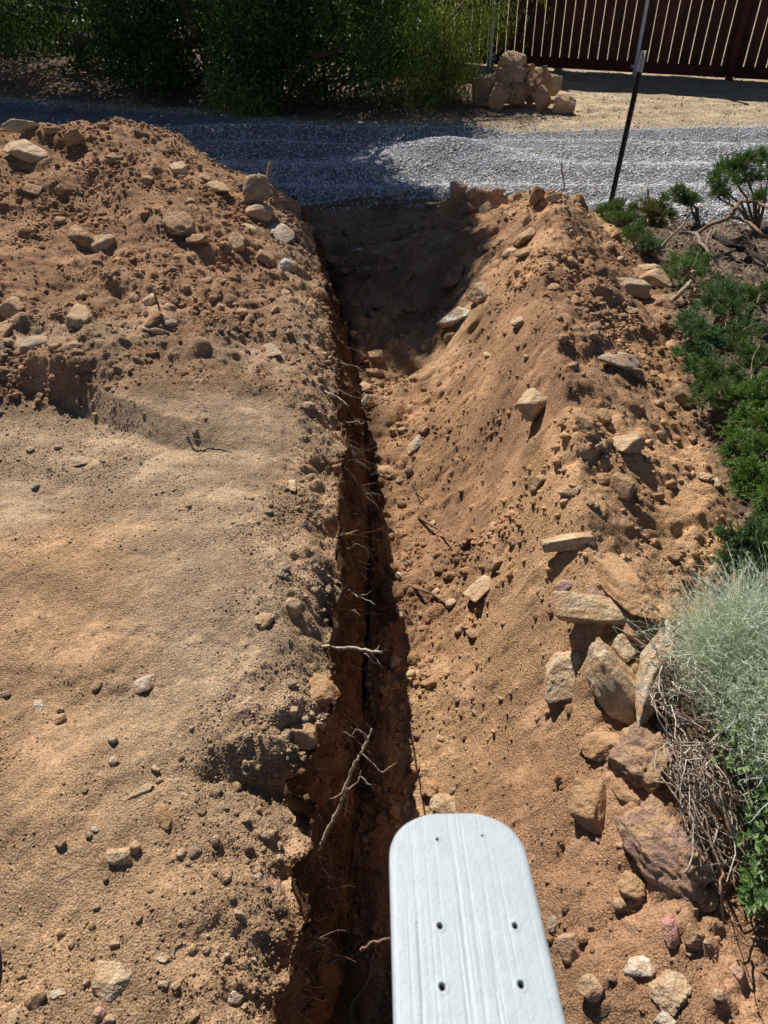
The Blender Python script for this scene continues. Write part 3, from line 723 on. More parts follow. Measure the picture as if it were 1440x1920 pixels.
def leaf_mesh(name, c, d, L, W, cols, mat, seed=0, nrm_up=.4, fold=.25):
    n = len(c); r = np.random.default_rng(seed)
    d = d/np.linalg.norm(d, axis=1)[:, None]
    q = r.normal(size=(n, 3)); q[:, 2] += nrm_up*2
    s = np.cross(d, q); s /= np.linalg.norm(s, axis=1)[:, None]+1e-9; nn = np.cross(s, d)
    L = np.broadcast_to(L, n)[:, None]; W = np.broadcast_to(W, n)[:, None]
    Vv = np.stack([c, c+d*L*.45+s*W*.5+nn*W*fold, c+d*L, c+d*L*.45-s*W*.5+nn*W*fold], 1).reshape(-1, 3)
    k = np.arange(n)[:, None]*4
    Fq = np.concatenate([k+np.array([[0, 1, 2]]), k+np.array([[0, 2, 3]])], 0)
    me = mesh_from(name, Vv, Fq, mat, False); setcol(me, np.repeat(cols, 4, axis=0)); return me
def tint_mat(name, rough=.6, spec=.3, transl=0., bump=0., scale=60, gain=1.):
    m, n, b = newmat(name, rough, spec)
    at = N(n, 'ShaderNodeAttribute', attribute_name='tint'); src = at.outputs['Color']
    if bump:
        geo = N(n, 'ShaderNodeNewGeometry'); x = N(n, 'ShaderNodeTexNoise', Scale=scale, Detail=5, Roughness=.65); n.links.new(geo.outputs['Position'], x.inputs['Vector'])
        src = mixc(n, 1., src, ramp(n, x.outputs['Fac'], [(.3, g3(.6)), (.7, g3(1.4))]), 'MULTIPLY')
        bp = N(n, 'ShaderNodeBump', Strength=1, Distance=bump); n.links.new(x.outputs['Fac'], bp.inputs['Height']); n.links.new(bp.outputs[0], b.inputs['Normal'])
    n.links.new(src, b.inputs['Base Color'])
    if transl:
        t = n.nodes.new('ShaderNodeBsdfTranslucent'); mixs = n.nodes.new('ShaderNodeMixShader'); mixs.inputs[0].default_value = transl
        tc_ = mixc(n, 1., src, (1.3, 1.5, .6), 'MULTIPLY'); n.links.new(tc_, t.inputs[0])
        n.links.new(b.outputs[0], mixs.inputs[1]); n.links.new(t.outputs[0], mixs.inputs[2]); n.links.new(mixs.outputs[0], n.nodes['Material Output'].inputs[0])
    return m
LEAF = tint_mat('leaf', .45, .4, .3); NEEDLE = tint_mat('needle', .6, .25, .15); BARK = tint_mat('bark', .9, .1, 0, .01, 60)
SILVER = tint_mat('silver_leaf', .8, .2, .15)

# ------------------------------------------------------------------ trees and hedge shrubs beyond the driveway
def leafy(name, label, cat, base, blobs, nclus, per, L, W, c0, c1, seed, droop=0., group=None, spread=.22, hi=2.2):
    r = np.random.default_rng(seed); z0 = gz(base[0], base[1])[0]
    root = empty(name, (base[0], base[1], z0), label, cat, group)
    bl = np.array(blobs, float); tb = Bag()
    top = bl[np.argmax(bl[:, 2])]
    barkc = np.array([.17, .12, .085])
    axisp = [(base[0], base[1], z0-.1)]+[(base[0]+(b[0]-base[0])*.6, base[1]+(b[1]-base[1])*.6, b[2]) for b in sorted(bl.tolist(), key=lambda b: b[2]) if b[2] > z0+.4]
    H_ = top[2]-z0
    tb.tube(axisp, .03+.010*H_, .015, 8, 4, .03, barkc)
    for b in bl:
        for k in range(5):
            q = b[:3]+r.normal(size=3)*b[3]*.45
            zz = max(z0+.1, min(b[2]-b[3]*.7, top[2])); f = np.clip((zz-z0)/max(H_, .1), 0, 1)
            s0 = np.array([base[0]+(b[0]-base[0])*.5*f, base[1]+(b[1]-base[1])*.5*f, zz])
            tb.tube([s0, (s0+q)/2+r.normal(size=3)*.08, q], .014, .005, 5, 3, .02, barkc, k)
    adopt(tb.build('trunk', BARK), root)
    wgt = bl[:, 3]**2; wgt /= wgt.sum()
    bi = r.choice(len(bl), nclus, p=wgt); dirs = r.normal(size=(nclus, 3)); dirs /= np.linalg.norm(dirs, axis=1)[:, None]
    rad = r.random(nclus)**.45
    cc = bl[bi, :3]+dirs*(rad*bl[bi, 3])[:, None]
    keep = (fbm3(cc*2.1, 3, seed) > -.10-.3*(cc[:, 2] > 2.5)) & (cc[:, 2] > z0+.03)
    cc = cc[keep]; dirs = dirs[keep]; n = len(cc)
    idx = np.repeat(np.arange(n), per)
    c = cc[idx]+r.normal(size=(n*per, 3))*spread*.5*np.array([1, 1, 1-.2*droop])
    d = dirs[idx]*.6+r.normal(size=(n*per, 3))*.8; d[:, 2] -= .3+droop*2.5
    if droop: c[:, 2] -= r.random(n*per)*spread*1.5*droop
    ok = c[:, 2] > z0+.0; c = c[ok]; d = d[ok]; idx = idx[ok]
    s = r.uniform(.6, 1.25, len(c))*(1+(c[:, 2] > hi)*.7)
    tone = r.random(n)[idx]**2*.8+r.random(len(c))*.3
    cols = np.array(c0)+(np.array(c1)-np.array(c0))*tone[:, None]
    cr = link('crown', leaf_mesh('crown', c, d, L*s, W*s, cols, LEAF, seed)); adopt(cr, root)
    return root
leafy('leafy_tree', 'tallest leafy tree in dark shade behind the gravel, above the middle of the hedge', 'tree', (-2.4, 12.4),
      [(-2.35, 11.5, 6.25, .5), (-2.3, 11.5, 6.2, .5), (-2.1, 11.5, 5.1, .72), (-2.45, 11.5, 4.7, .75), (-1.95, 11.4, 4.0, .65), (-2.35, 11.5, 5.4, .75), (-2.1, 11.5, 4.3, .8), (-2.7, 11.7, 3.2, 1.1), (-3.1, 12.1, 1.6, 1.2), (-2.4, 11.8, .1, .9), (-2.2, 12.6, -.1, .9), (-1.7, 11.2, 2.2, .7), (-3.2, 12.4, -.1, .8), (-3.0, 13.4, 0, 1.)],
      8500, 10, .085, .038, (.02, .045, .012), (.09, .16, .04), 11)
leafy('leafy_shrub', 'broad-leaved dark shrub overhanging the gravel left of the drooping olive shrub', 'shrub', (-.6, 11.1),
      [(-.9, 10.6, -.05, .65), (-.3, 10.5, .0, .6), (-.5, 10.9, .8, .8), (-1.3, 11.0, .7, .8), (.1, 10.7, .7, .55), (-1.55, 10.95, -.15, .6), (-1.0, 11.3, 1.7, .7), (-.6, 11.6, .0, .9), (.3, 11.5, -.1, .8), (-1.5, 11.9, 0, .8)],
      6200, 10, .072, .034, (.02, .05, .012), (.12, .21, .045), 12)
leafy('drooping_shrub', 'drooping olive green shrub hanging in front of the left end of the wooden fence', 'shrub', (1.0, 11.6),
      [(.55, 10.8, -.1, .55), (.9, 11.0, .6, .7), (1.0, 11.2, .15, .5), (1.65, 11.3, .55, .4), (.3, 10.9, .9, .6), (2.1, 11.3, .75, .28), (1.0, 10.9, -.25, .42), (.9, 11.7, -.1, .5), (.6, 11.8, -.1, .8)],
      7600, 10, .055, .011, (.05, .075, .02), (.27, .31, .075), 13, droop=.6, spread=.26)
leafy('leafy_shrub', 'dark shrub in deep shade between the tallest tree and the grassy reeds', 'shrub', (-5.2, 15.2),
      [(-4.9, 14.6, -.3, .9), (-4.0, 14.0, -.2, .9), (-4.9, 14.6, 1.2, 1.3), (-4.6, 14.0, 2.8, 1.2), (-4.9, 13.9, 4.4, 1.0), (-5.9, 14.6, 5.3, 1.1), (-5.9, 15.3, .2, 1.1), (-5.7, 14.8, 2.4, 1.2), (-3.8, 14.6, .0, 1.0), (-3.3, 13.4, 4.0, .6), (-3.6, 13.2, -.3, .7)],
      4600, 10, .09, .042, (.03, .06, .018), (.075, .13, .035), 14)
leafy('reed_clump', 'tall clump of long hanging grassy leaves in the top left corner of the photo', 'reeds', (-8.4, 17.2),
      [(-8.2, 16.6, -.1, 1.1), (-7.0, 16.2, -.1, 1.0), (-6.2, 17.5, -.3, 1.3), (-8.2, 18.2, -.3, 1.5), (-5.4, 16.6, -.2, 1.0), (-9.4, 16.8, 0, 1.1), (-7.6, 16.2, 1.7, 1.4), (-9., 16.4, 1.6, 1.3), (-7.6, 15.9, 3.6, 1.4), (-7.2, 15.4, 5.6, 1.1), (-8.6, 15.8, 5.0, 1.1)],
      6500, 10, .26, .018, (.035, .06, .02), (.11, .16, .06), 15, droop=.9, spread=.4)
leafy('leafy_shrub', 'small bright sprig of leaves at the foot of the hedge where the gravel begins', 'shrub', (-1.55, 10.35),
      [(-1.55, 10.3, -.45, .22), (-1.9, 10.5, -.35, .25)], 160, 8, .06, .03, (.12, .2, .04), (.22, .32, .07), 16, spread=.12)

# ------------------------------------------------------------------ wooden fence
def wood_mat(name, base, rough=.7):
    m, n, b = newmat(name, rough, .25)
    tc = N(n, 'ShaderNodeNewGeometry'); mp = N(n, 'ShaderNodeMapping'); mp.inputs['Scale'].default_value = (9, 9, .9); n.links.new(tc.outputs['Position'], mp.inputs[0])
    x = N(n, 'ShaderNodeTexNoise', Scale=2.2, Detail=7, Roughness=.7); n.links.new(mp.outputs[0], x.inputs['Vector'])
    c = mixc(n, 1., base, ramp(n, x.outputs['Fac'], [(.3, g3(.55)), (.5, g3(1)), (.7, g3(1.5))]), 'MULTIPLY')
    oi = N(n, 'ShaderNodeObjectInfo'); c = mixc(n, 1., c, ramp(n, oi.outputs['Random'], [(0, g3(.7)), (1, g3(1.35))]), 'MULTIPLY')
    n.links.new(c, b.inputs['Base Color'])
    bp = N(n, 'ShaderNodeBump', Strength=.5, Distance=.01); n.links.new(x.outputs['Fac'], bp.inputs['Height']); n.links.new(bp.outputs[0], b.inputs['Normal'])
    return m
WOOD = wood_mat('stained_wood', (.075, .026, .017)); RAILM = wood_mat('stained_rail', (.07, .017, .013))
ZINC, zn, zb = newmat('galvanised_steel', .45, .5); zb.inputs['Metallic'].default_value = .25; zb.inputs['Base Color'].default_value = (.55, .56, .56, 1)
fo = np.array([2.66, 13.41]); fd = np.array([.879, -.48]); fd /= np.linalg.norm(fd); fn = np.array([fd[1], -fd[0]])   # fn points to the viewer
if fn[1] > 0: fn = -fn
FZ = lambda s: gz(*(fo+fd*s))[0]
def bar(a, b, w_, t_, mat, name, parent, bev=.004):
    """box between 3D points a,b; w_ across (along ref), t_ thick"""
    a = np.array(a, float); b = np.array(b, float); d = b-a; L = np.linalg.norm(d); d /= L
    nrm = np.array([fn[0], fn[1], 0.]); s = np.cross(d, nrm); s /= np.linalg.norm(s); nrm = np.cross(s, d)
    bm = bmesh.new(); bmesh.ops.create_cube(bm, size=1)
    for v in bm.verts:
        q = (a+b)/2+d*v.co.z*L+s*v.co.x*w_+nrm*v.co.y*t_; v.co = q
    bmesh.ops.bevel(bm, geom=bm.edges[:], offset=bev, segments=1, affect='EDGES')
    me = bpy.data.meshes.new(name); bm.to_mesh(me); bm.free(); me.materials.append(mat)
    return adopt(link(name, me), parent)
def s_at(u, v):
    p = Pz(u, v, -.69)[:2]; return float((p-fo)@fd)
s1, s2, s3 = s_at(934, 113), s_at(1187, 141), s_at(1366, 150)
fence = empty('wooden_fence', (*(fo+fd*1.5), FZ(1.5)), 'dark red-brown picket fence with sunlight shining through its narrow gaps', 'fence')
def fp(s, z, off): return (*(fo+fd*s+fn*off), FZ(s)+z)
rr = random.Random(5); s = s1-2.9; HT = 2.1
while s < 5.2:
    dz = rr.uniform(-.01, .01); ww = .1390+rr.uniform(-.002, .002)
    bar(fp(s, .04+dz, 0), fp(s+rr.uniform(-.004, .004), HT+dz, 0), ww, .009, WOOD, 'picket', fence, .002); s += .1515
for za in (.10, 1.02, 1.9):
    for a, b in ((s1-2.9, s1-.1), (s1+.06, s3-.06), (s3+.06, 5.2)):
        bar(fp(a, za, .032), fp(b, za, .032), .14 if za < .2 else .095, .04, RAILM, 'rail', fence)
bar(fp(s3, -.1, .05), fp(s3, HT+.02, .05), .1, .09, RAILM, 'post', fence)
bar(fp(s1-.02, -.1, .04), fp(s1-.02, HT+.02, .04), .09, .09, RAILM, 'post', fence)
for k, sx in enumerate((s1, s2)):
    b = Bag(); q0 = np.array(fp(sx, -.1, .11)); q1 = np.array(fp(sx, 2.2, .11)); b.tube([q0, q1], .030, .030, 12, 2); mp_ = b.build('metal_post', ZINC); adopt(mp_, fence)
    for za in (.12, 1.02):
        c = np.array(fp(sx, za, .09)); pr = []
        bm = bmesh.new(); bmesh.ops.create_cube(bm, size=1)
        for v in bm.verts:
            q = c+np.array([*fd, 0])*v.co.x*.13+np.array([*fn, 0])*v.co.y*.05+np.array([0, 0, 1])*v.co.z*.035; v.co = q
        bmesh.ops.bevel(bm, geom=bm.edges[:], offset=.006, segments=2, affect='EDGES')
        me = bpy.data.meshes.new('bracket'); bm.to_mesh(me); bm.free(); me.materials.append(ZINC)
        o = link('bracket', me); o.parent = mp_

# ------------------------------------------------------------------ steel T-post
pb, _, zb_ = hit(1142, 390); rt = ray(1208, 95); tt = (pb.y)/rt.y; pt = Vector((0, 0, H))+rt*tt
PAINT, pn_, pbm = newmat('dark_paint', .45, .5); pbm.inputs['Base Color'].default_value = (.012, .012, .014, 1)
TIPM, _, tb2 = newmat('worn_white_paint', .6, .3); tb2.inputs['Base Color'].default_value = (.42, .38, .42, 1)
tp = empty('fence_stake', pb, 'black studded steel T-post with a pale tip, leaning beside the junipers', 'metal post')
def tpost(a, b, name, mat, studs, sc=1.):
    a = np.array(a); b = np.array(b); d = (b-a); L = np.linalg.norm(d); d /= L; sx = np.cross(d, [0, 1, 0]); sx /= np.linalg.norm(sx); sy = np.cross(d, sx)
    bg_ = Bag()
    def box(c0, c1, wx, wy, ox=0, oy=0):
        Vv = []; 
        for q in (c0, c1):
            for i, j in ((-1, -1), (1, -1), (1, 1), (-1, 1)): Vv.append(q+sx*(i*wx/2+ox)+sy*(j*wy/2+oy))
        bg_.add(np.array(Vv), np.array([[0, 1, 5, 4], [1, 2, 6, 5], [2, 3, 7, 6], [3, 0, 4, 7], [3, 2, 1, 0], [4, 5, 6, 7]]))
    box(a, b, .036*sc, .005*sc); box(a, b, .005*sc, .032*sc, 0, .0185*sc)
    if studs:
        z = .1
        while z < L-.02: box(a+d*z, a+d*(z+.012), .010, .008, .0, -.0066); z += .053
    return adopt(bg_.build(name, mat, smooth=False), tp)
pbn = np.array(pb)-[0, 0, .1]; ptn = np.array(pt); cut = ptn-(ptn-pbn)/np.linalg.norm(ptn-pbn)*.13
tpost(pbn, cut, 'post', PAINT, True, 1.1); tpost(cut, ptn, 'tip', TIPM, False, 1.1)
STUD, _, sb_ = newmat('bare_steel', .5, .5); sb_.inputs['Base Color'].default_value = (.45, .45, .48, 1)
bg_ = Bag(); dd_ = (ptn-pbn); LL = np.linalg.norm(dd_); dd_ /= LL; z = .12
while z < LL-.03:
    c = pbn+dd_*z+np.array([.0, -.016, 0]); v_, f_ = ICO[1]; bg_.add(c+v_*np.array([.005, .004, .005]), f_); z += .053
adopt(bg_.build('studs', STUD), tp)

# ------------------------------------------------------------------ twigs, branches and roots
CAMP = Vector((0, 0, H))
def Q(u, v, hgt):
    loc, n, z = hit(u, v); return loc+(CAMP-loc)*(hgt/(H-loc.z))
WOODC = dict(grey=(.27, .21, .165), pale=(.44, .33, .22), brown=(.24, .15, .10), dark=(.05, .04, .035), red=(.30, .17, .11), bone=(.50, .42, .33))
def pxr(u, v, wpx): return max(.0008, hit(u, v)[2]/F*wpx/2)
def branch(name, label, cat, pts, wpx, c, group=None, jit=.004, side=None, hs=None, taper=.5, foot=None):
    hs = hs if hs is not None else [0.01]*len(pts)
    if np.ndim(hs) == 0: hs = [hs]*len(pts)
    P3 = [Q(u, v, h_) for (u, v), h_ in zip(pts, hs)]
    if foot: Zf = hit(*foot)[2]; P3 = [CAMP+ray(u, v)*Zf for u, v in pts]
    b = Bag(); r0 = (Zf/F*wpx/2) if foot else pxr(*pts[0], wpx); cc = np.array(WOODC[c]); b.tube(P3, r0, r0*taper, 6, 4, jit, cc, len(pts))
    for k, sp_ in enumerate(side or []):
        b.tube([Q(u, v, h_) for u, v, h_ in sp_], r0*.45, r0*.2, 5, 3, jit, cc, k)
    o = b.build(name, BARK); return tag(o, label, cat, group)
def root(label, pts, wpx, c, side=None, cat='root', push=0., group=None, taper=.45):
    """first point sits in the trench wall, the others hang in the air at about the same distance"""
    loc, n, Z0 = hit(*pts[0]); P3 = []
    for k, (u, v) in enumerate(pts):
        zk = Z0-.01*k*(1+push); hz = hit(u, v)[2]; zk = min(zk, hz-.004); P3.append(CAMP+ray(u, v)*zk)
    P3[0] = loc-Vector(n)*.02
    b = Bag(); r0 = max(.0006, Z0/F*wpx*.4); cc = np.array(WOODC[c]); b.tube(P3, r0, r0*taper, 6, 4, .006, cc, len(pts))
    for k, sp_ in enumerate(side or []):
        q = []
        for j, (u, v) in enumerate(sp_):
            hz = hit(u, v)[2]; q.append(CAMP+ray(u, v)*min(Z0-.03-.006*j, hz-.004))
        b.tube(q, r0*.45, r0*.2, 5, 3, .005, cc, k)
    return tag(b.build('root', BARK), label, cat, group)
root('longest pale forked root standing up from the trench wall in the foreground', [(583, 1592), (615, 1555), (632, 1525), (642, 1495), (650, 1470), (662, 1440), (672, 1418), (683, 1402), (690, 1385), (698, 1364)], 9, 'pale', taper=.6,
     side=[[(676, 1412), (700, 1432), (720, 1447), (745, 1427)], [(646, 1485), (668, 1466), (678, 1445)], [(650, 1478), (632, 1492), (615, 1498)], [(672, 1455), (690, 1468), (703, 1475)], [(680, 1405), (686, 1380), (677, 1368)], [(648, 1490), (652, 1510), (644, 1530)]])
root('thick reddish root with a frayed white end poking out of the trench wall', [(600, 1208), (635, 1215), (665, 1216), (690, 1222), (716, 1224)], 9, 'bone', taper=.7,
     side=[[(690, 1222), (706, 1236), (718, 1252)], [(700, 1222), (712, 1210)], [(592, 1165), (603, 1190), (614, 1206)], [(680, 1222), (700, 1240), (712, 1246)]])
root('dark thick root crossing the trench just left of the white plank', [(615, 1802), (648, 1796), (675, 1784), (700, 1768), (730, 1762)], 9, 'brown', taper=.8)
root('pale stringy rootlet dangling below the dark thick root', [(722, 1752), (706, 1764), (700, 1790), (690, 1832), (676, 1858), (660, 1880), (655, 1915)], 4, 'pale', push=-1)
root('thin pale stick jutting from the wall left of the longest forked root', [(630, 1468), (618, 1454), (600, 1443), (583, 1437)], 4, 'pale')
root('curly tangle of fine dark roots above the thin pale stick', [(612, 1420), (622, 1400), (620, 1380), (608, 1374), (606, 1395), (618, 1412), (624, 1430), (614, 1440)], 3, 'grey', side=[[(620, 1385), (632, 1376), (628, 1366)], [(612, 1400), (604, 1410)]])
root('looping fine root on the wall above the longest forked root', [(628, 1355), (645, 1372), (660, 1378), (668, 1368), (680, 1372), (690, 1384)], 3, 'grey', side=[[(665, 1372), (660, 1362)], [(655, 1377), (668, 1386)]])
root('white-tipped root bundle poking out halfway along the far trench wall', [(600, 727), (620, 738), (636, 748), (655, 762)], 5, 'bone', taper=.8, side=[[(610, 742), (625, 736), (640, 730)], [(618, 736), (632, 735)], [(640, 735), (668, 746), (692, 742)]])
root('straight whitish rootlet pointing across the trench below the white-tipped bundle', [(637, 789), (660, 791), (682, 793)], 3, 'bone', taper=.7)
root('forked rootlet in the trench just above the white-tipped bundle', [(638, 680), (655, 684), (672, 690), (688, 702)], 3, 'pale', side=[[(640, 712), (652, 718), (662, 714)]])
root('branching fine root on the wall where the trench shadow is narrowest', [(634, 1145), (655, 1143), (665, 1146), (678, 1155)], 3, 'pale')
root('long fine root slanting down from the lip over the trench shadow', [(622, 1080), (640, 1092), (655, 1108), (668, 1116), (685, 1123), (704, 1135)], 4, 'bone', side=[[(655, 1106), (640, 1112), (630, 1106)], [(672, 1116), (688, 1113), (696, 1108)], [(630, 1105), (645, 1114), (656, 1125)]])
root('twisted fine root ending in a small fork above the long slanting one', [(640, 1026), (655, 1028), (668, 1020), (682, 1026)], 3, 'grey', side=[[(668, 1021), (660, 1014)]])
root('pale rootlet angled up from the wall beside the hanging arc root', [(638, 1012), (648, 1002), (662, 998), (672, 995)], 4, 'pale')
root('short whitish rootlet over the shadow right of the twisted one', [(666, 1062), (680, 1063), (690, 1068), (703, 1067)], 3, 'bone')
root('brown root arching down over the sunny trench floor', [(676, 930), (696, 938), (710, 958), (717, 985), (716, 1012)], 4, 'brown', push=-.5)
root('fine rootlet spray at the top of the trench wall near the shaded end', [(610, 478), (625, 481), (640, 488)], 3, 'pale', side=[[(612, 484), (625, 490), (636, 495)]])
root('slack thin root hanging over the shadow above the pale angled rootlet', [(645, 840), (660, 852), (672, 866), (690, 876)], 2, 'grey', side=[[(648, 824), (656, 818), (664, 814)]])
branch('fallen_root', 'brown root lying on the sunny slope, ending at a small round stone', 'root', [(758, 1096), (790, 1105), (815, 1117), (841, 1134)], 7, 'brown', hs=[.0, .02, .02, .005])
branch('fallen_root', 'hooked brown root sticking out of the slope above the lying one', 'root', [(786, 972), (806, 982), (826, 996), (843, 1014)], 6, 'brown', hs=[.0, .03, .04, .05])
branch('fallen_root', 'thin dark twig on the slope above the hooked brown root', 'twig', [(773, 912), (785, 928), (794, 938), (785, 948)], 3, 'dark', hs=[.02, .03, .02, .0])
branch('fallen_root', 'long pale root lying level across the trench floor', 'root', [(640, 1004), (680, 1000), (715, 993), (755, 989)], 4, 'brown', hs=[.1, .08, .03, .01])
branch('stick', 'bent bare stick rising from the grey pitted boulder', 'stick', [(509, 301), (503, 322), (497, 347)], 8, 'pale', foot=(497, 372))
branch('stick', 'curved bare stick hanging over the rounded tan boulder', 'stick', [(497, 346), (511, 352), (518, 375), (515, 410)], 8, 'grey', foot=(508, 380), taper=.8)
branch('twig', 'pale twig standing between the stones on the grey bank', 'twig', [(288, 537), (293, 560), (301, 592)], 6, 'pale', hs=[.09, .05, .02])
branch('twig', 'thin fallen twig on the smooth levelled ground beside the standing dark stone', 'twig', [(345, 800), (362, 822), (395, 828), (432, 836)], 3, 'grey', hs=.008)
branch('twig', 'thin dark twig lying on the left foreground soil above the bottom pebbles', 'twig', [(338, 1753), (325, 1772), (317, 1790)], 4, 'brown', hs=.008)
branch('twig', 'thin crooked twig on the left heap left of the touching rock pair', 'twig', [(165, 425), (180, 430), (205, 436), (222, 444)], 3, 'grey', hs=.01)
branch('twig', 'root stub curling off the crest of the left heap next to the beige fragment', 'twig', [(0, 246), (30, 244), (60, 246), (78, 250)], 4, 'red', foot=(40, 262))
branch('dry_grass_stem', 'straw coloured dry stem standing on the crest of the right berm', 'dry stem', [(1052, 306), (1055, 330), (1060, 358)], 4, 'pale', foot=(1058, 372))
branch('dry_grass_stem', 'straw coloured dry stem standing in the dark juniper beside the T-post', 'dry stem', [(1215, 352), (1216, 380), (1214, 420)], 4, 'pale', hs=[.35, .25, .1])
branch('twig', 'thin orange-brown twig arching over the bare soil at lower right', 'twig', [(1356, 1636), (1352, 1665), (1356, 1720), (1372, 1732), (1402, 1731)], 5, 'red', hs=[.12, .16, .1, .07, .03])
branch('twig', 'slender dry stalk standing on the bare soil at lower right', 'twig', [(1367, 1722), (1366, 1705)], 2, 'dark', hs=[.01, .3])

# fine hair roots along the wall: nobody could count them
b = Bag(); rr = random.Random(8)
for i in range(330):
    v = rr.choice([rr.uniform(820, 1060), rr.uniform(600, 1900)]); u = np.interp(v, [500, 700, 900, 1200, 1500, 1900], [610, 648, 660, 655, 625, 560])+rr.uniform(-12, 14)
    h_ = hit(u, v)
    if h_[0] is None or h_[0].z > -.03: continue
    p = h_[0]; pts = [p]; d = Vector((rr.uniform(.3, 1), rr.uniform(-.6, .6), rr.uniform(-1, .3))); L = rr.uniform(.01, .035)
    for k in range(4):
        d = (d+Vector((rr.uniform(-.4, .4), rr.uniform(-.4, .4), rr.uniform(-.6, .1)))).normalized(); pts.append(pts[-1]+d*L)
    b.tube(pts, .0008, .0004, 3, 2, 0, np.array(WOODC[rr.choice(['grey', 'brown', 'pale'])]))
b.build('root_hairs', BARK)['kind'] = 'stuff'

# dead juniper limbs at the right
def zp(l): return [(1080+x/4, 280+y/4) for x, y in l]
DB = 'bare branches of the dead juniper'
branch('branch', 'thick black charred limb lying at the right edge of the photo', 'branch', zp([(1040, 655), (1150, 710), (1300, 775), (1440, 850), (1600, 930)]), 11, 'dark', hs=[.16, .14, .12, .1, .1], taper=.9, jit=.01, side=[[(1370, 472, .12), (1355, 480, .1), (1345, 488, .06)]])
branch('branch', 'weathered grey branch curving down through the dead juniper', 'branch', zp([(785, 625), (870, 628), (915, 655), (930, 705), (1000, 785), (1080, 870), (1130, 945)]), 7, 'grey', hs=[.25, .27, .25, .2, .15, .1, .05], jit=.01, side=[[(1305, 440, .22), (1300, 455, .2), (1297, 470, .15)], [(1315, 460, .2), (1330, 470, .2), (1345, 468, .2)]])
branch('branch', 'straight brown branch slanting up across the dead juniper', 'branch', zp([(640, 735), (720, 645), (800, 570), (870, 460)]), 6, 'grey', hs=[.1, .2, .27, .32], side=[[(1262, 440, .2), (1250, 430, .2)], [(1280, 420, .25), (1292, 408, .25)]])
branch('branch', 'long dark branch arching over toward the right edge of the photo', 'branch', zp([(880, 640), (1000, 570), (1100, 530), (1200, 508), (1300, 550), (1380, 620), (1440, 670), (1540, 700)]), 7, 'brown', hs=[.2, .3, .36, .4, .4, .35, .3, .25], jit=.012)
branch('branch', 'dark forked branch carrying the green tuft at the right edge', 'branch', zp([(1140, 520), (1190, 450), (1230, 395), (1300, 390), (1380, 410), (1460, 440), (1560, 470)]), 7, 'brown', hs=[.35, .42, .46, .5, .5, .45, .4], side=[[(1372, 400, .45), (1368, 380, .5), (1362, 360, .55)], [(1400, 380, .5), (1404, 360, .55)], [(1430, 385, .5), (1432, 365, .55), (1425, 345, .58)]])
branch('branch', 'dark twisted branch stub in front of the charred limb', 'branch', zp([(990, 740), (985, 690), (1000, 640), (1035, 580)]), 6, 'grey', hs=[.15, .2, .25, .28])
branch('stick', 'thick pale stick leaning between the tan block and the upright orange block', 'stick', zp([(715, 1145), (800, 1060), (870, 980), (878, 915)]), 10, 'pale', hs=[.05, .1, .15, .2], taper=.8)
b = Bag(); rr = random.Random(9)
lit = empty('dead_twigs', tuple(Q(1330, 500, 0)), 'tangle of thin grey dead twigs under the living junipers at the right', 'twigs')
for i in range(230):
    u = rr.uniform(1235, 1440); v = rr.choice([rr.uniform(430, 580), rr.uniform(430, 860)])
    if u < np.interp(v, [430, 560, 860], [1240, 1275, 1390]): continue
    p = Q(u, v, rr.uniform(.02, .2)); a = rr.uniform(0, 6.28); L = rr.uniform(.04, .16); d = Vector((math.cos(a), math.sin(a), rr.uniform(-.3, .5)))
    pts = [p]
    for k in range(3):
        d = (d+Vector((rr.uniform(-.5, .5), rr.uniform(-.5, .5), rr.uniform(-.4, .4)))).normalized(); pts.append(pts[-1]+d*L/2)
    b.tube(pts, rr.uniform(.001, .0035), .0008, 4, 2, 0, np.array(WOODC[rr.choice(['grey', 'pale', 'brown', 'grey'])]))
adopt(b.build('twigs', BARK), lit)
lit_ = [o for o in lit.children][0]; lit_['kind'] = 'stuff'

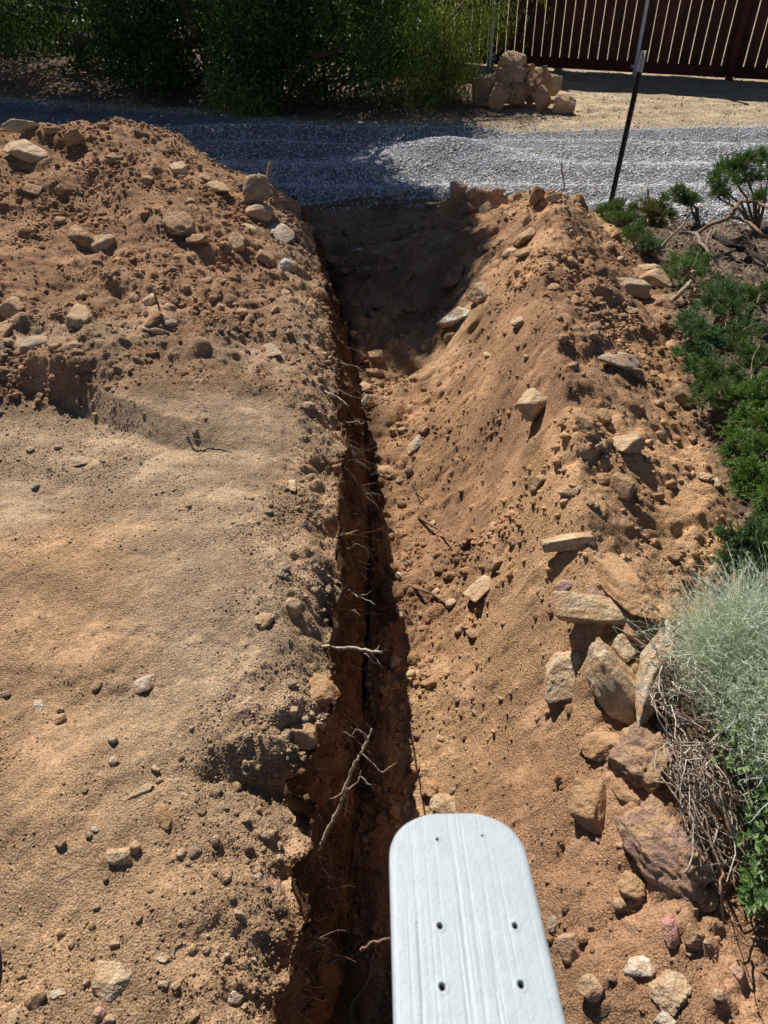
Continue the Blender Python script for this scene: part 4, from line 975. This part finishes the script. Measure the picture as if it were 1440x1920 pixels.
# ------------------------------------------------------------------ junipers
def juniper(label, tufts, n, c0, c1, seed, R_=.1, L=.017, trunk=(0, 0), cat='juniper'):
    """tufts: (u, v, height above ground, radius)"""
    r = np.random.default_rng(seed); T = []
    for (u, v, h_, rad) in tufts: p = Q(u, v, h_); T.append((p.x, p.y, p.z, rad*.8))
    T = np.array(T); bx, by = (T[:, 0].mean()+trunk[0], T[:, 1].mean()+trunk[1]); z0 = gz(bx, by)[0]
    root_ = empty('juniper', (bx, by, z0), label, cat, None)
    b = Bag(); bc = np.array([.2, .14, .1])
    tips = []
    for t in T:
        s0 = np.array([bx, by, z0]); b.tube([s0, (s0+t[:3])/2+np.array([0, 0, .03]), t[:3]], .012, .005, 6, 4, .01, bc, 1)
        for k in range(int(26*t[3]/.1)):
            d = r.normal(size=3); d /= np.linalg.norm(d); d[2] = abs(d[2])*.8-.15; q = t[:3]+d*t[3]*r.uniform(.5, 1.)
            b.tube([t[:3], (t[:3]+q)/2+r.normal(size=3)*.008, q], .003, .001, 4, 3, .004, bc, k); tips.append((*q, *d))
    adopt(b.build('branches', BARK), root_)
    tips = np.array(tips); per = max(1, int(n*.95)//len(tips)); idx = np.repeat(np.arange(len(tips)), per); m = len(idx)
    # every tip is a little fan-shaped spray
    ax = tips[idx, 3:]; sp_ = r.normal(size=(len(tips), 5, 3))*.6+tips[:, None, 3:]; sp_[:, :, 2] += .25
    sp_ /= np.linalg.norm(sp_, axis=2)[:, :, None]
    sub = sp_[idx, r.integers(0, 5, m)]; t = r.random(m)
    c = tips[idx, :3]+sub*(t*R_*.55)[:, None]+r.normal(size=(m, 3))*.004-ax*R_*.15
    d = sub+r.normal(size=(m, 3))*.45; kp = r.random(len(tips))[idx] > .22; c = c[kp]; d = d[kp]; t = t[kp]; idx = idx[kp]; m = len(idx); tone = .5*r.random(len(tips))[idx]+.35*t+.15*r.random(m)
    cols = np.array(c0)+(np.array(c1)-np.array(c0))*tone[:, None]
    adopt(link('foliage', leaf_mesh('foliage', c, d, L*r.uniform(.6, 1.2, m), L*.2, cols, NEEDLE, seed, 0)), root_)
    return root_
G0, G1 = (.055, .095, .028), (.15, .22, .065)
juniper('dark green juniper around the foot of the leaning T-post', [(1135, 405, .08, .13), (1165, 400, .12, .15), (1175, 425, .12, .15), (1190, 450, .1, .13), (1150, 420, .08, .1)], 26000, G0, G1, 21, .1)
juniper('yellowish brown juniper right of the T-post', [(1215, 395, .14, .16), (1240, 405, .12, .14), (1225, 420, .08, .12)], 16000, (.09, .10, .03), (.21, .20, .06), 22, .1)
juniper('isolated green juniper tuft in front of the white gravel', [(1270, 370, .28, .13), (1290, 378, .26, .12), (1298, 382, .25, .08)], 12000, G0, G1, 23, .09, trunk=(.1, -.1))
juniper('small grey-green tuft at the edge of the berm under the dark juniper', [(1215, 462, .06, .09), (1228, 468, .05, .07)], 7000, (.09, .13, .08), (.2, .26, .16), 24, .08)
juniper('high green juniper tuft at the right edge above the arching branches', [(1350, 350, .5, .14), (1370, 325, .55, .16), (1395, 315, .58, .16), (1425, 305, .6, .17), (1440, 335, .55, .15), (1405, 340, .52, .12), (1432, 375, .45, .1), (1345, 370, .45, .08)], 34000, (.04, .085, .018), (.13, .22, .045), 25, .1, trunk=(.1, -.2))
juniper('pale green sprays beside the tan block at the berm edge', [(1275, 500, .12, .12), (1290, 515, .15, .12), (1310, 490, .12, .1), (1265, 520, .08, .08)], 12000, (.07, .12, .035), (.2, .29, .11), 26, .09)
juniper('green sprays right of the upright orange block', [(1345, 545, .15, .12), (1360, 560, .15, .12), (1340, 580, .12, .1), (1375, 590, .14, .1)], 12000, (.055, .10, .04), (.16, .25, .1), 27, .08)
juniper('small green spray at the right edge above the bare ground', [(1425, 555, .15, .1), (1405, 563, .12, .07)], 8000, G0, G1, 28, .07)
juniper('bluish green juniper sprays below the upright orange block', [(1290, 610, .1, .08), (1305, 630, .12, .1), (1300, 665, .1, .09), (1325, 640, .12, .09), (1310, 690, .08, .07)], 17000, (.06, .11, .045), (.16, .27, .12), 29, .075)
juniper('mid green juniper along the berm edge left of the frame edge', [(1340, 720, .1, .1), (1355, 700, .12, .1), (1330, 750, .08, .08), (1360, 745, .12, .1), (1380, 660, .12, .09), (1400, 625, .12, .09), (1420, 680, .14, .1)], 24000, (.06, .10, .035), (.17, .24, .09), 30, .08)
juniper('largest bright green juniper mass at the right edge', [(1400, 760, .12, .1), (1430, 740, .14, .1), (1390, 810, .12, .09), (1425, 800, .16, .11), (1400, 850, .14, .1), (1435, 860, .16, .1), (1410, 900, .12, .1), (1440, 930, .14, .1), (1385, 860, .1, .07), (1460, 800, .16, .12)], 48000, (.06, .12, .03), (.2, .31, .08), 31, .08, trunk=(.1, 0))
juniper('dark green juniper just above the silver shrub', [(1370, 1010, .08, .05), (1390, 1040, .1, .07), (1420, 1010, .12, .08), (1440, 1040, .12, .08), (1375, 1070, .08, .06), (1420, 1070, .1, .07), (1455, 980, .12, .09)], 30000, (.05, .09, .035), (.14, .22, .08), 32, .07, L=.014)

# ------------------------------------------------------------------ silver shrub
r = np.random.default_rng(40); pc_ = Q(1385, 1330, 0); z0 = gz(pc_.x, pc_.y)[0]
sroot = empty('silver_shrub', (pc_.x, pc_.y, z0), 'silvery grey feathery shrub spilling in from the right edge', 'shrub')
cx, cy = pc_.x+.075, pc_.y+.0
n = 6500; a = r.uniform(0, 2*math.pi, n); e = np.arccos(r.uniform(.0, 1, n)); rr_ = r.uniform(.55, 1.0, n)
dirs = np.stack([np.sin(e)*np.cos(a), np.sin(e)*np.sin(a), np.cos(e)], 1)
ell = np.array([.285, .40, .19]); rr_ = rr_*(1+.45*fbm3(dirs*2.6, 3, 8)); start = np.array([cx, cy, z0+.02])+dirs*ell*(rr_*.6)[:, None]
k = 7; P_ = np.zeros((n, k, 3)); P_[:, 0] = start; d = dirs+r.normal(size=(n, 3))*.35; d[:, 2] += .35
L = r.uniform(.012, .026, n)*(.75+1.1*sst(-.1, .5, fbm3(start*9, 2, 3)))
LOOSE = 1
for i in range(1, k):
    d = d/np.linalg.norm(d, axis=1)[:, None]; P_[:, i] = P_[:, i-1]+d*L[:, None]; d = d+r.normal(size=(n, 3))*.35
side = r.normal(size=(n, 1, 3)); tg = np.gradient(P_, axis=1); sd_ = np.cross(tg, side); sd_ /= np.linalg.norm(sd_, axis=2)[:, :, None]+1e-9
wd = np.linspace(.0011, .0005, k)[None, :, None]
Vv = np.stack([P_-sd_*wd, P_+sd_*wd], 2).reshape(n, k*2, 3)
j = np.arange(k-1)*2; ff = np.stack([j, j+1, j+3, j+2], 1)
FF = (ff[None]+np.arange(n)[:, None, None]*(k*2)).reshape(-1, 4)
me = mesh_from('foliage', Vv.reshape(-1, 3), FF, SILVER, True)
tone = r.uniform(.7, 1.15, n); setcol(me, np.repeat(np.array([[.60, .64, .55]])*tone[:, None], k*2, axis=0))
adopt(link('foliage', me), sroot)
# short fuzzy leaflets along the strands
m_ = 60000; ii = r.integers(0, n, m_); jj = r.integers(1, k, m_)
c = P_[ii, jj]; d = tg[ii, jj]/np.linalg.norm(tg[ii, jj], axis=1)[:, None]*.6+r.normal(size=(m_, 3))*.6
adopt(link('leaflets', leaf_mesh('leaflets', c, d, .009, .0016, np.array([[.62, .67, .57]])*r.uniform(.75, 1.15, (m_, 1)), SILVER, 41, 0)), sroot)
b = Bag(); rr = random.Random(12)
for i in range(90):
    aa = rr.uniform(0, 6.28); q = Vector((cx+.24*math.cos(aa)*rr.random()**.5, cy+.33*math.sin(aa)*rr.random()**.5, z0+rr.uniform(.06, .16)))
    s0 = Vector((cx+rr.uniform(-.06, .06), cy-.1+rr.uniform(-.08, .08), z0-.02))
    b.tube([s0, (s0+q)/2+Vector((rr.uniform(-.03, .03), rr.uniform(-.03, .03), rr.uniform(-.02, .04))), q], .0028, .001, 5, 4, .006, np.array(WOODC['bone'])*rr.uniform(.7, 1.1), i)
# bare pale stems sweeping out of its foot
for i in range(130):
    u0, v0 = rr.uniform(1235, 1320), rr.uniform(1370, 1470); u1, v1 = rr.uniform(1270, 1420), rr.uniform(1480, 1660)
    if rr.random() < .35: u0, v0 = rr.uniform(1215, 1260), rr.uniform(1180, 1420); u1, v1 = rr.uniform(1290, 1380), rr.uniform(1280, 1480)
    p0, p1 = Q(u0, v0, rr.uniform(.03, .12)), Q(u1, v1, rr.uniform(.0, .08)); mid = (p0+p1)/2+Vector((rr.uniform(-.06, .06), rr.uniform(-.06, .06), rr.uniform(0, .06)))
    b.tube([p0, mid, p1], rr.uniform(.0006, .0018), rr.uniform(.0008, .0028), 5, 4, .02, np.array(WOODC[rr.choice(['bone', 'grey', 'bone', 'brown'])])*rr.uniform(.8, 1.3), i)
adopt(b.build('stems', BARK), sroot)
branch('branch', 'thick dry forked stem at the foot of the silver shrub', 'branch', [(1300, 1440), (1345, 1500), (1372, 1560), (1385, 1600), (1350, 1625)], 11, 'pale', hs=[.08, .09, .08, .06, .03], taper=.9, side=[[(1372, 1560, .08), (1360, 1520, .12), (1352, 1480, .14)], [(1385, 1600, .06), (1330, 1570, .08), (1300, 1540, .08)]])

# ------------------------------------------------------------------ green broad-leaved weed
def weed(label, spots, seed, L=.02, c0=(.05, .10, .028), c1=(.15, .25, .07), hh=.12, per=9):
    r = np.random.default_rng(seed); p0 = Q(*spots[0], 0); root_ = empty('weed', tuple(p0), label, 'weed')
    b = Bag(); Cc = []; Dd = []
    for (u, v) in spots:
        g = Q(u+r.uniform(-5, 5), v+20, 0); t = Q(u, v, hh*r.uniform(.6, 1.2))
        b.tube([g, (g+t)/2+Vector(r.normal(size=3)*.008), t], .0016, .0008, 5, 3, .003, np.array([.16, .2, .08]))
        for k in range(per):
            f = r.uniform(.35, 1); c = np.array(g)*(1-f)+np.array(t)*f; a = r.uniform(0, 6.28)
            for w_ in range(3):
                d = np.array([math.cos(a+w_*1.0-1.), math.sin(a+w_*1.0-1.), r.uniform(-.1, .35)]); Cc.append(c+np.array([math.cos(a), math.sin(a), .2])*.012); Dd.append(d)
    adopt(b.build('stems', BARK), root_)
    Cc = np.array(Cc); Dd = np.array(Dd); n_ = len(Cc)
    cols = np.array(c0)+(np.array(c1)-np.array(c0))*r.random((n_, 1))
    adopt(link('leaves', leaf_mesh('leaves', Cc, Dd, L*r.uniform(.7, 1.3, n_), L*.5, cols, LEAF, seed, .8, .15)), root_)
weed('bright green weed with small rounded leaflets at the right edge, below the silver shrub', [(random.Random(i).uniform(1388, 1450), random.Random(i+99).uniform(1470, 1690)) for i in range(26)], 50)
weed('pale green leafy sprigs growing through the silver shrub', [(random.Random(i).uniform(1340, 1440), random.Random(i+77).uniform(1345, 1450)) for i in range(12)], 51, .016, (.14, .2, .08), (.28, .36, .15), .15, 6)

# ------------------------------------------------------------------ white plank with a rounded end
def camv(p): return Vector(R@np.array(p))
p1 = np.array([.0762, -.3711, -.672]); p2 = np.array([.0778, -.411, -.586]); dp = (p1-p2)/np.linalg.norm(p1-p2)
tip = p1+(p1-p2)*1.174; xr = np.array([1., 0, 0]); xr = xr-dp*xr.dot(dp); xr /= np.linalg.norm(xr); nz = np.cross(xr, dp)
if nz[2] < 0: nz = -nz
ORI = CAMP+camv(tip); DX, DY, DZ = camv(xr), camv(-dp), camv(nz)     # DY runs from the tip back towards the viewer
LEN, HW, TH = .95, .07, .02
def on_plank(u, v):
    rd_ = ray(u, v); t = (ORI-CAMP).dot(DZ)/rd_.dot(DZ); p = CAMP+rd_*t-ORI; return p.dot(DX), p.dot(DY)
holes = [on_plank(u, v) for u, v in ((820, 1574), (904, 1567), (825, 1736), (966, 1736), (829, 1850), (977, 1846))]
hr = [.0016, .0011, .0027, .0027, .0029, .0029]
ss = np.concatenate([np.linspace(0, .06, 110)**1.0, np.linspace(.0605, .34, 560), np.linspace(.342, LEN, 60)])
qs = np.linspace(-1, 1, 281)
hwid = HW*np.where(ss < .062, np.maximum(.02, (1-np.clip((.062-ss)/.062, 0, 1)**2.5)**(1/2.5)), 1)
XX = qs[None]*hwid[:, None]; SS = np.broadcast_to(ss[:, None], XX.shape)
edge = np.clip((HW*1.0-np.abs(qs[None])*HW)*1., 0, 1); dist = np.minimum((hwid[:, None]-np.abs(XX)), SS+0*XX)
g = .5*fbm(XX*170, SS*3.2, 3, 201)+.5*fbm(XX*420, SS*7, 2, 202)
band_ = sst(-.15, .35, fbm(XX*26+3, SS*1.2, 2, 203))
HZ = -.0005*sst(.0, .55, g)*(.25+band_)+.00035*fbm(XX*60, SS*60, 4, 204)-.0022*np.exp(-dist/.0022)
# a long curved scratch and the screw holes
HZ -= .0008*np.exp(-((XX+.046+.012*np.clip((SS-.19)/.06, 0, 2)**2*.4)/.0011)**2)*(SS > .125)*(SS < .23)
for (hx, hy), q in zip(holes, hr):
    d_ = np.hypot(XX-hx, (SS-hy)*.85); HZ -= .009*(1-sst(.55, 1.1, d_/q)); HZ += .0004*np.exp(-((d_-q*1.5)/(q*.5))**2)
Pp = np.array(ORI)+XX[..., None]*np.array(DX)+SS[..., None]*np.array(DY)+HZ[..., None]*np.array(DZ)
nr, nc = XX.shape
ring = [(0, j) for j in range(nc)]+[(i, nc-1) for i in range(1, nr)]+[(nr-1, j) for j in range(nc-2, -1, -1)]+[(i, 0) for i in range(nr-2, 0, -1)]
ri = np.array([i*nc+j for i, j in ring]); low = Pp.reshape(-1, 3)[ri]-np.array(DZ)*TH
Vv = np.vstack([Pp.reshape(-1, 3), low, (np.array(ORI)+np.array(DY)*LEN/2-np.array(DZ)*TH)[None]])
nb = nr*nc; m = len(ri); k_ = np.arange(m); kn = (k_+1) % m
sideF = np.stack([ri[k_], nb+k_, nb+kn, ri[kn]], 1)
botF = np.stack([nb+k_[::2], np.full(len(k_[::2]), nb+m), nb+(k_[::2]+2) % m, nb+(k_[::2]+1) % m], 1)
WHITE, wn_, wb_ = newmat('white_paint', .5, .35)
geo = N(wn_, 'ShaderNodeNewGeometry'); x = N(wn_, 'ShaderNodeTexNoise', Scale=45, Detail=5, Roughness=.6); wn_.links.new(geo.outputs['Position'], x.inputs['Vector'])
at = N(wn_, 'ShaderNodeAttribute', attribute_name='tint')
c_ = mixc(wn_, 1., at.outputs['Color'], ramp(wn_, x.outputs['Fac'], [(.35, g3(.95)), (.65, g3(1.02))]), 'MULTIPLY'); wn_.links.new(c_, wb_.inputs['Base Color'])
bp = N(wn_, 'ShaderNodeBump', Strength=.35, Distance=.0015); x2 = N(wn_, 'ShaderNodeTexNoise', Scale=260, Detail=3, Roughness=.6); wn_.links.new(geo.outputs['Position'], x2.inputs['Vector']); wn_.links.new(x2.outputs['Fac'], bp.inputs['Height']); wn_.links.new(bp.outputs[0], wb_.inputs['Normal'])
me = mesh_from('white_plank', Vv, np.vstack([grid_faces(nr, nc), sideF, botF]), WHITE)
cw = np.tile(np.array([[.37, .415, .445]]), (len(Vv), 1)); hz = HZ.ravel(); cw[:nb][hz < -.0035] = (.03, .03, .035)
cw[:nb] *= (1-.10*sst(.0003, .001, -hz)*(hz > -.0034))[:, None]
setcol(me, cw)
o = link('white_plank', me); tag(o, 'white painted wooden plank with a rounded end and small screw holes', 'plank')
bm = bmesh.new(); bm.from_mesh(me); bmesh.ops.recalc_face_normals(bm, faces=bm.faces[:]); bm.to_mesh(me); bm.free()

# ------------------------------------------------------------------ shoe toe at the left edge
SH, _, shb = newmat('grey_shoe_fabric', .8, .2); shb.inputs['Base Color'].default_value = (.09, .11, .16, 1)
SO, _, sob = newmat('shoe_sole_rubber', .7, .3); sob.inputs['Base Color'].default_value = (.45, .46, .48, 1)
q = Pz(2, 1745, .03); sh = empty('shoe', (q[0]-.05, q[1]-.13, 0.0), 'dark blue-grey shoe toe just entering at the left edge of the photo', 'shoe')
v_, f_ = ICO[4]; base = np.array([q[0]-.049, q[1]-.13, 0])
def shoe(name, mat, z0_, z1, sc):
    p = v_.copy(); w_ = np.where(p[:, 1] > 0, 1+.1*p[:, 1], 1-.12*np.abs(p[:, 1])); x_ = np.sign(p[:, 0])*np.abs(p[:, 0])**.8*.048*w_*sc; y_ = np.sign(p[:, 1])*np.abs(p[:, 1])**.85*.145*sc
    t = (p[:, 2]+1)/2; top_ = z0_+(z1-z0_)*np.where(p[:, 1] < .2, 1, 1-.45*(p[:, 1]-.2)/.8); z_ = z0_+(top_-z0_)*t
    me = mesh_from(name, base+np.stack([x_, y_, z_], 1), f_, mat); return adopt(link(name, me), sh)
shoe('upper', SH, .015, .09, .97); shoe('sole', SO, -.01, .028, 1.03)
# leaf litter and bark flakes under the junipers
def litcol(idx, r, n): return np.array([[.30, .22, .15]])*r.uniform(.4, 1.7, (n, 1))
rx_ = ip(Y, [(-3, .95), (1, 1.0), (1.7, 1.2), (2.9, 1.43), (4, 1.68), (5, 1.73), (60, 1.9)])
scatter('leaf_litter', (X > rx_)*(X < 3.2)*(Y > .3)*(Y < 5.4)*1., 14000, .008, .04, 2., 1, SOIL, litcol, seed=6, sink=.1, flat=.35, smooth=False)
scatter('sand_crumbs', ((Y > 9)*(Y < 14)*(X > -6)*(X < 6)*(K['rd'] < .3)+.0)*1., 9000, .012, .045, 2.4, 1, SOIL, soilcol, seed=7, sink=.35)
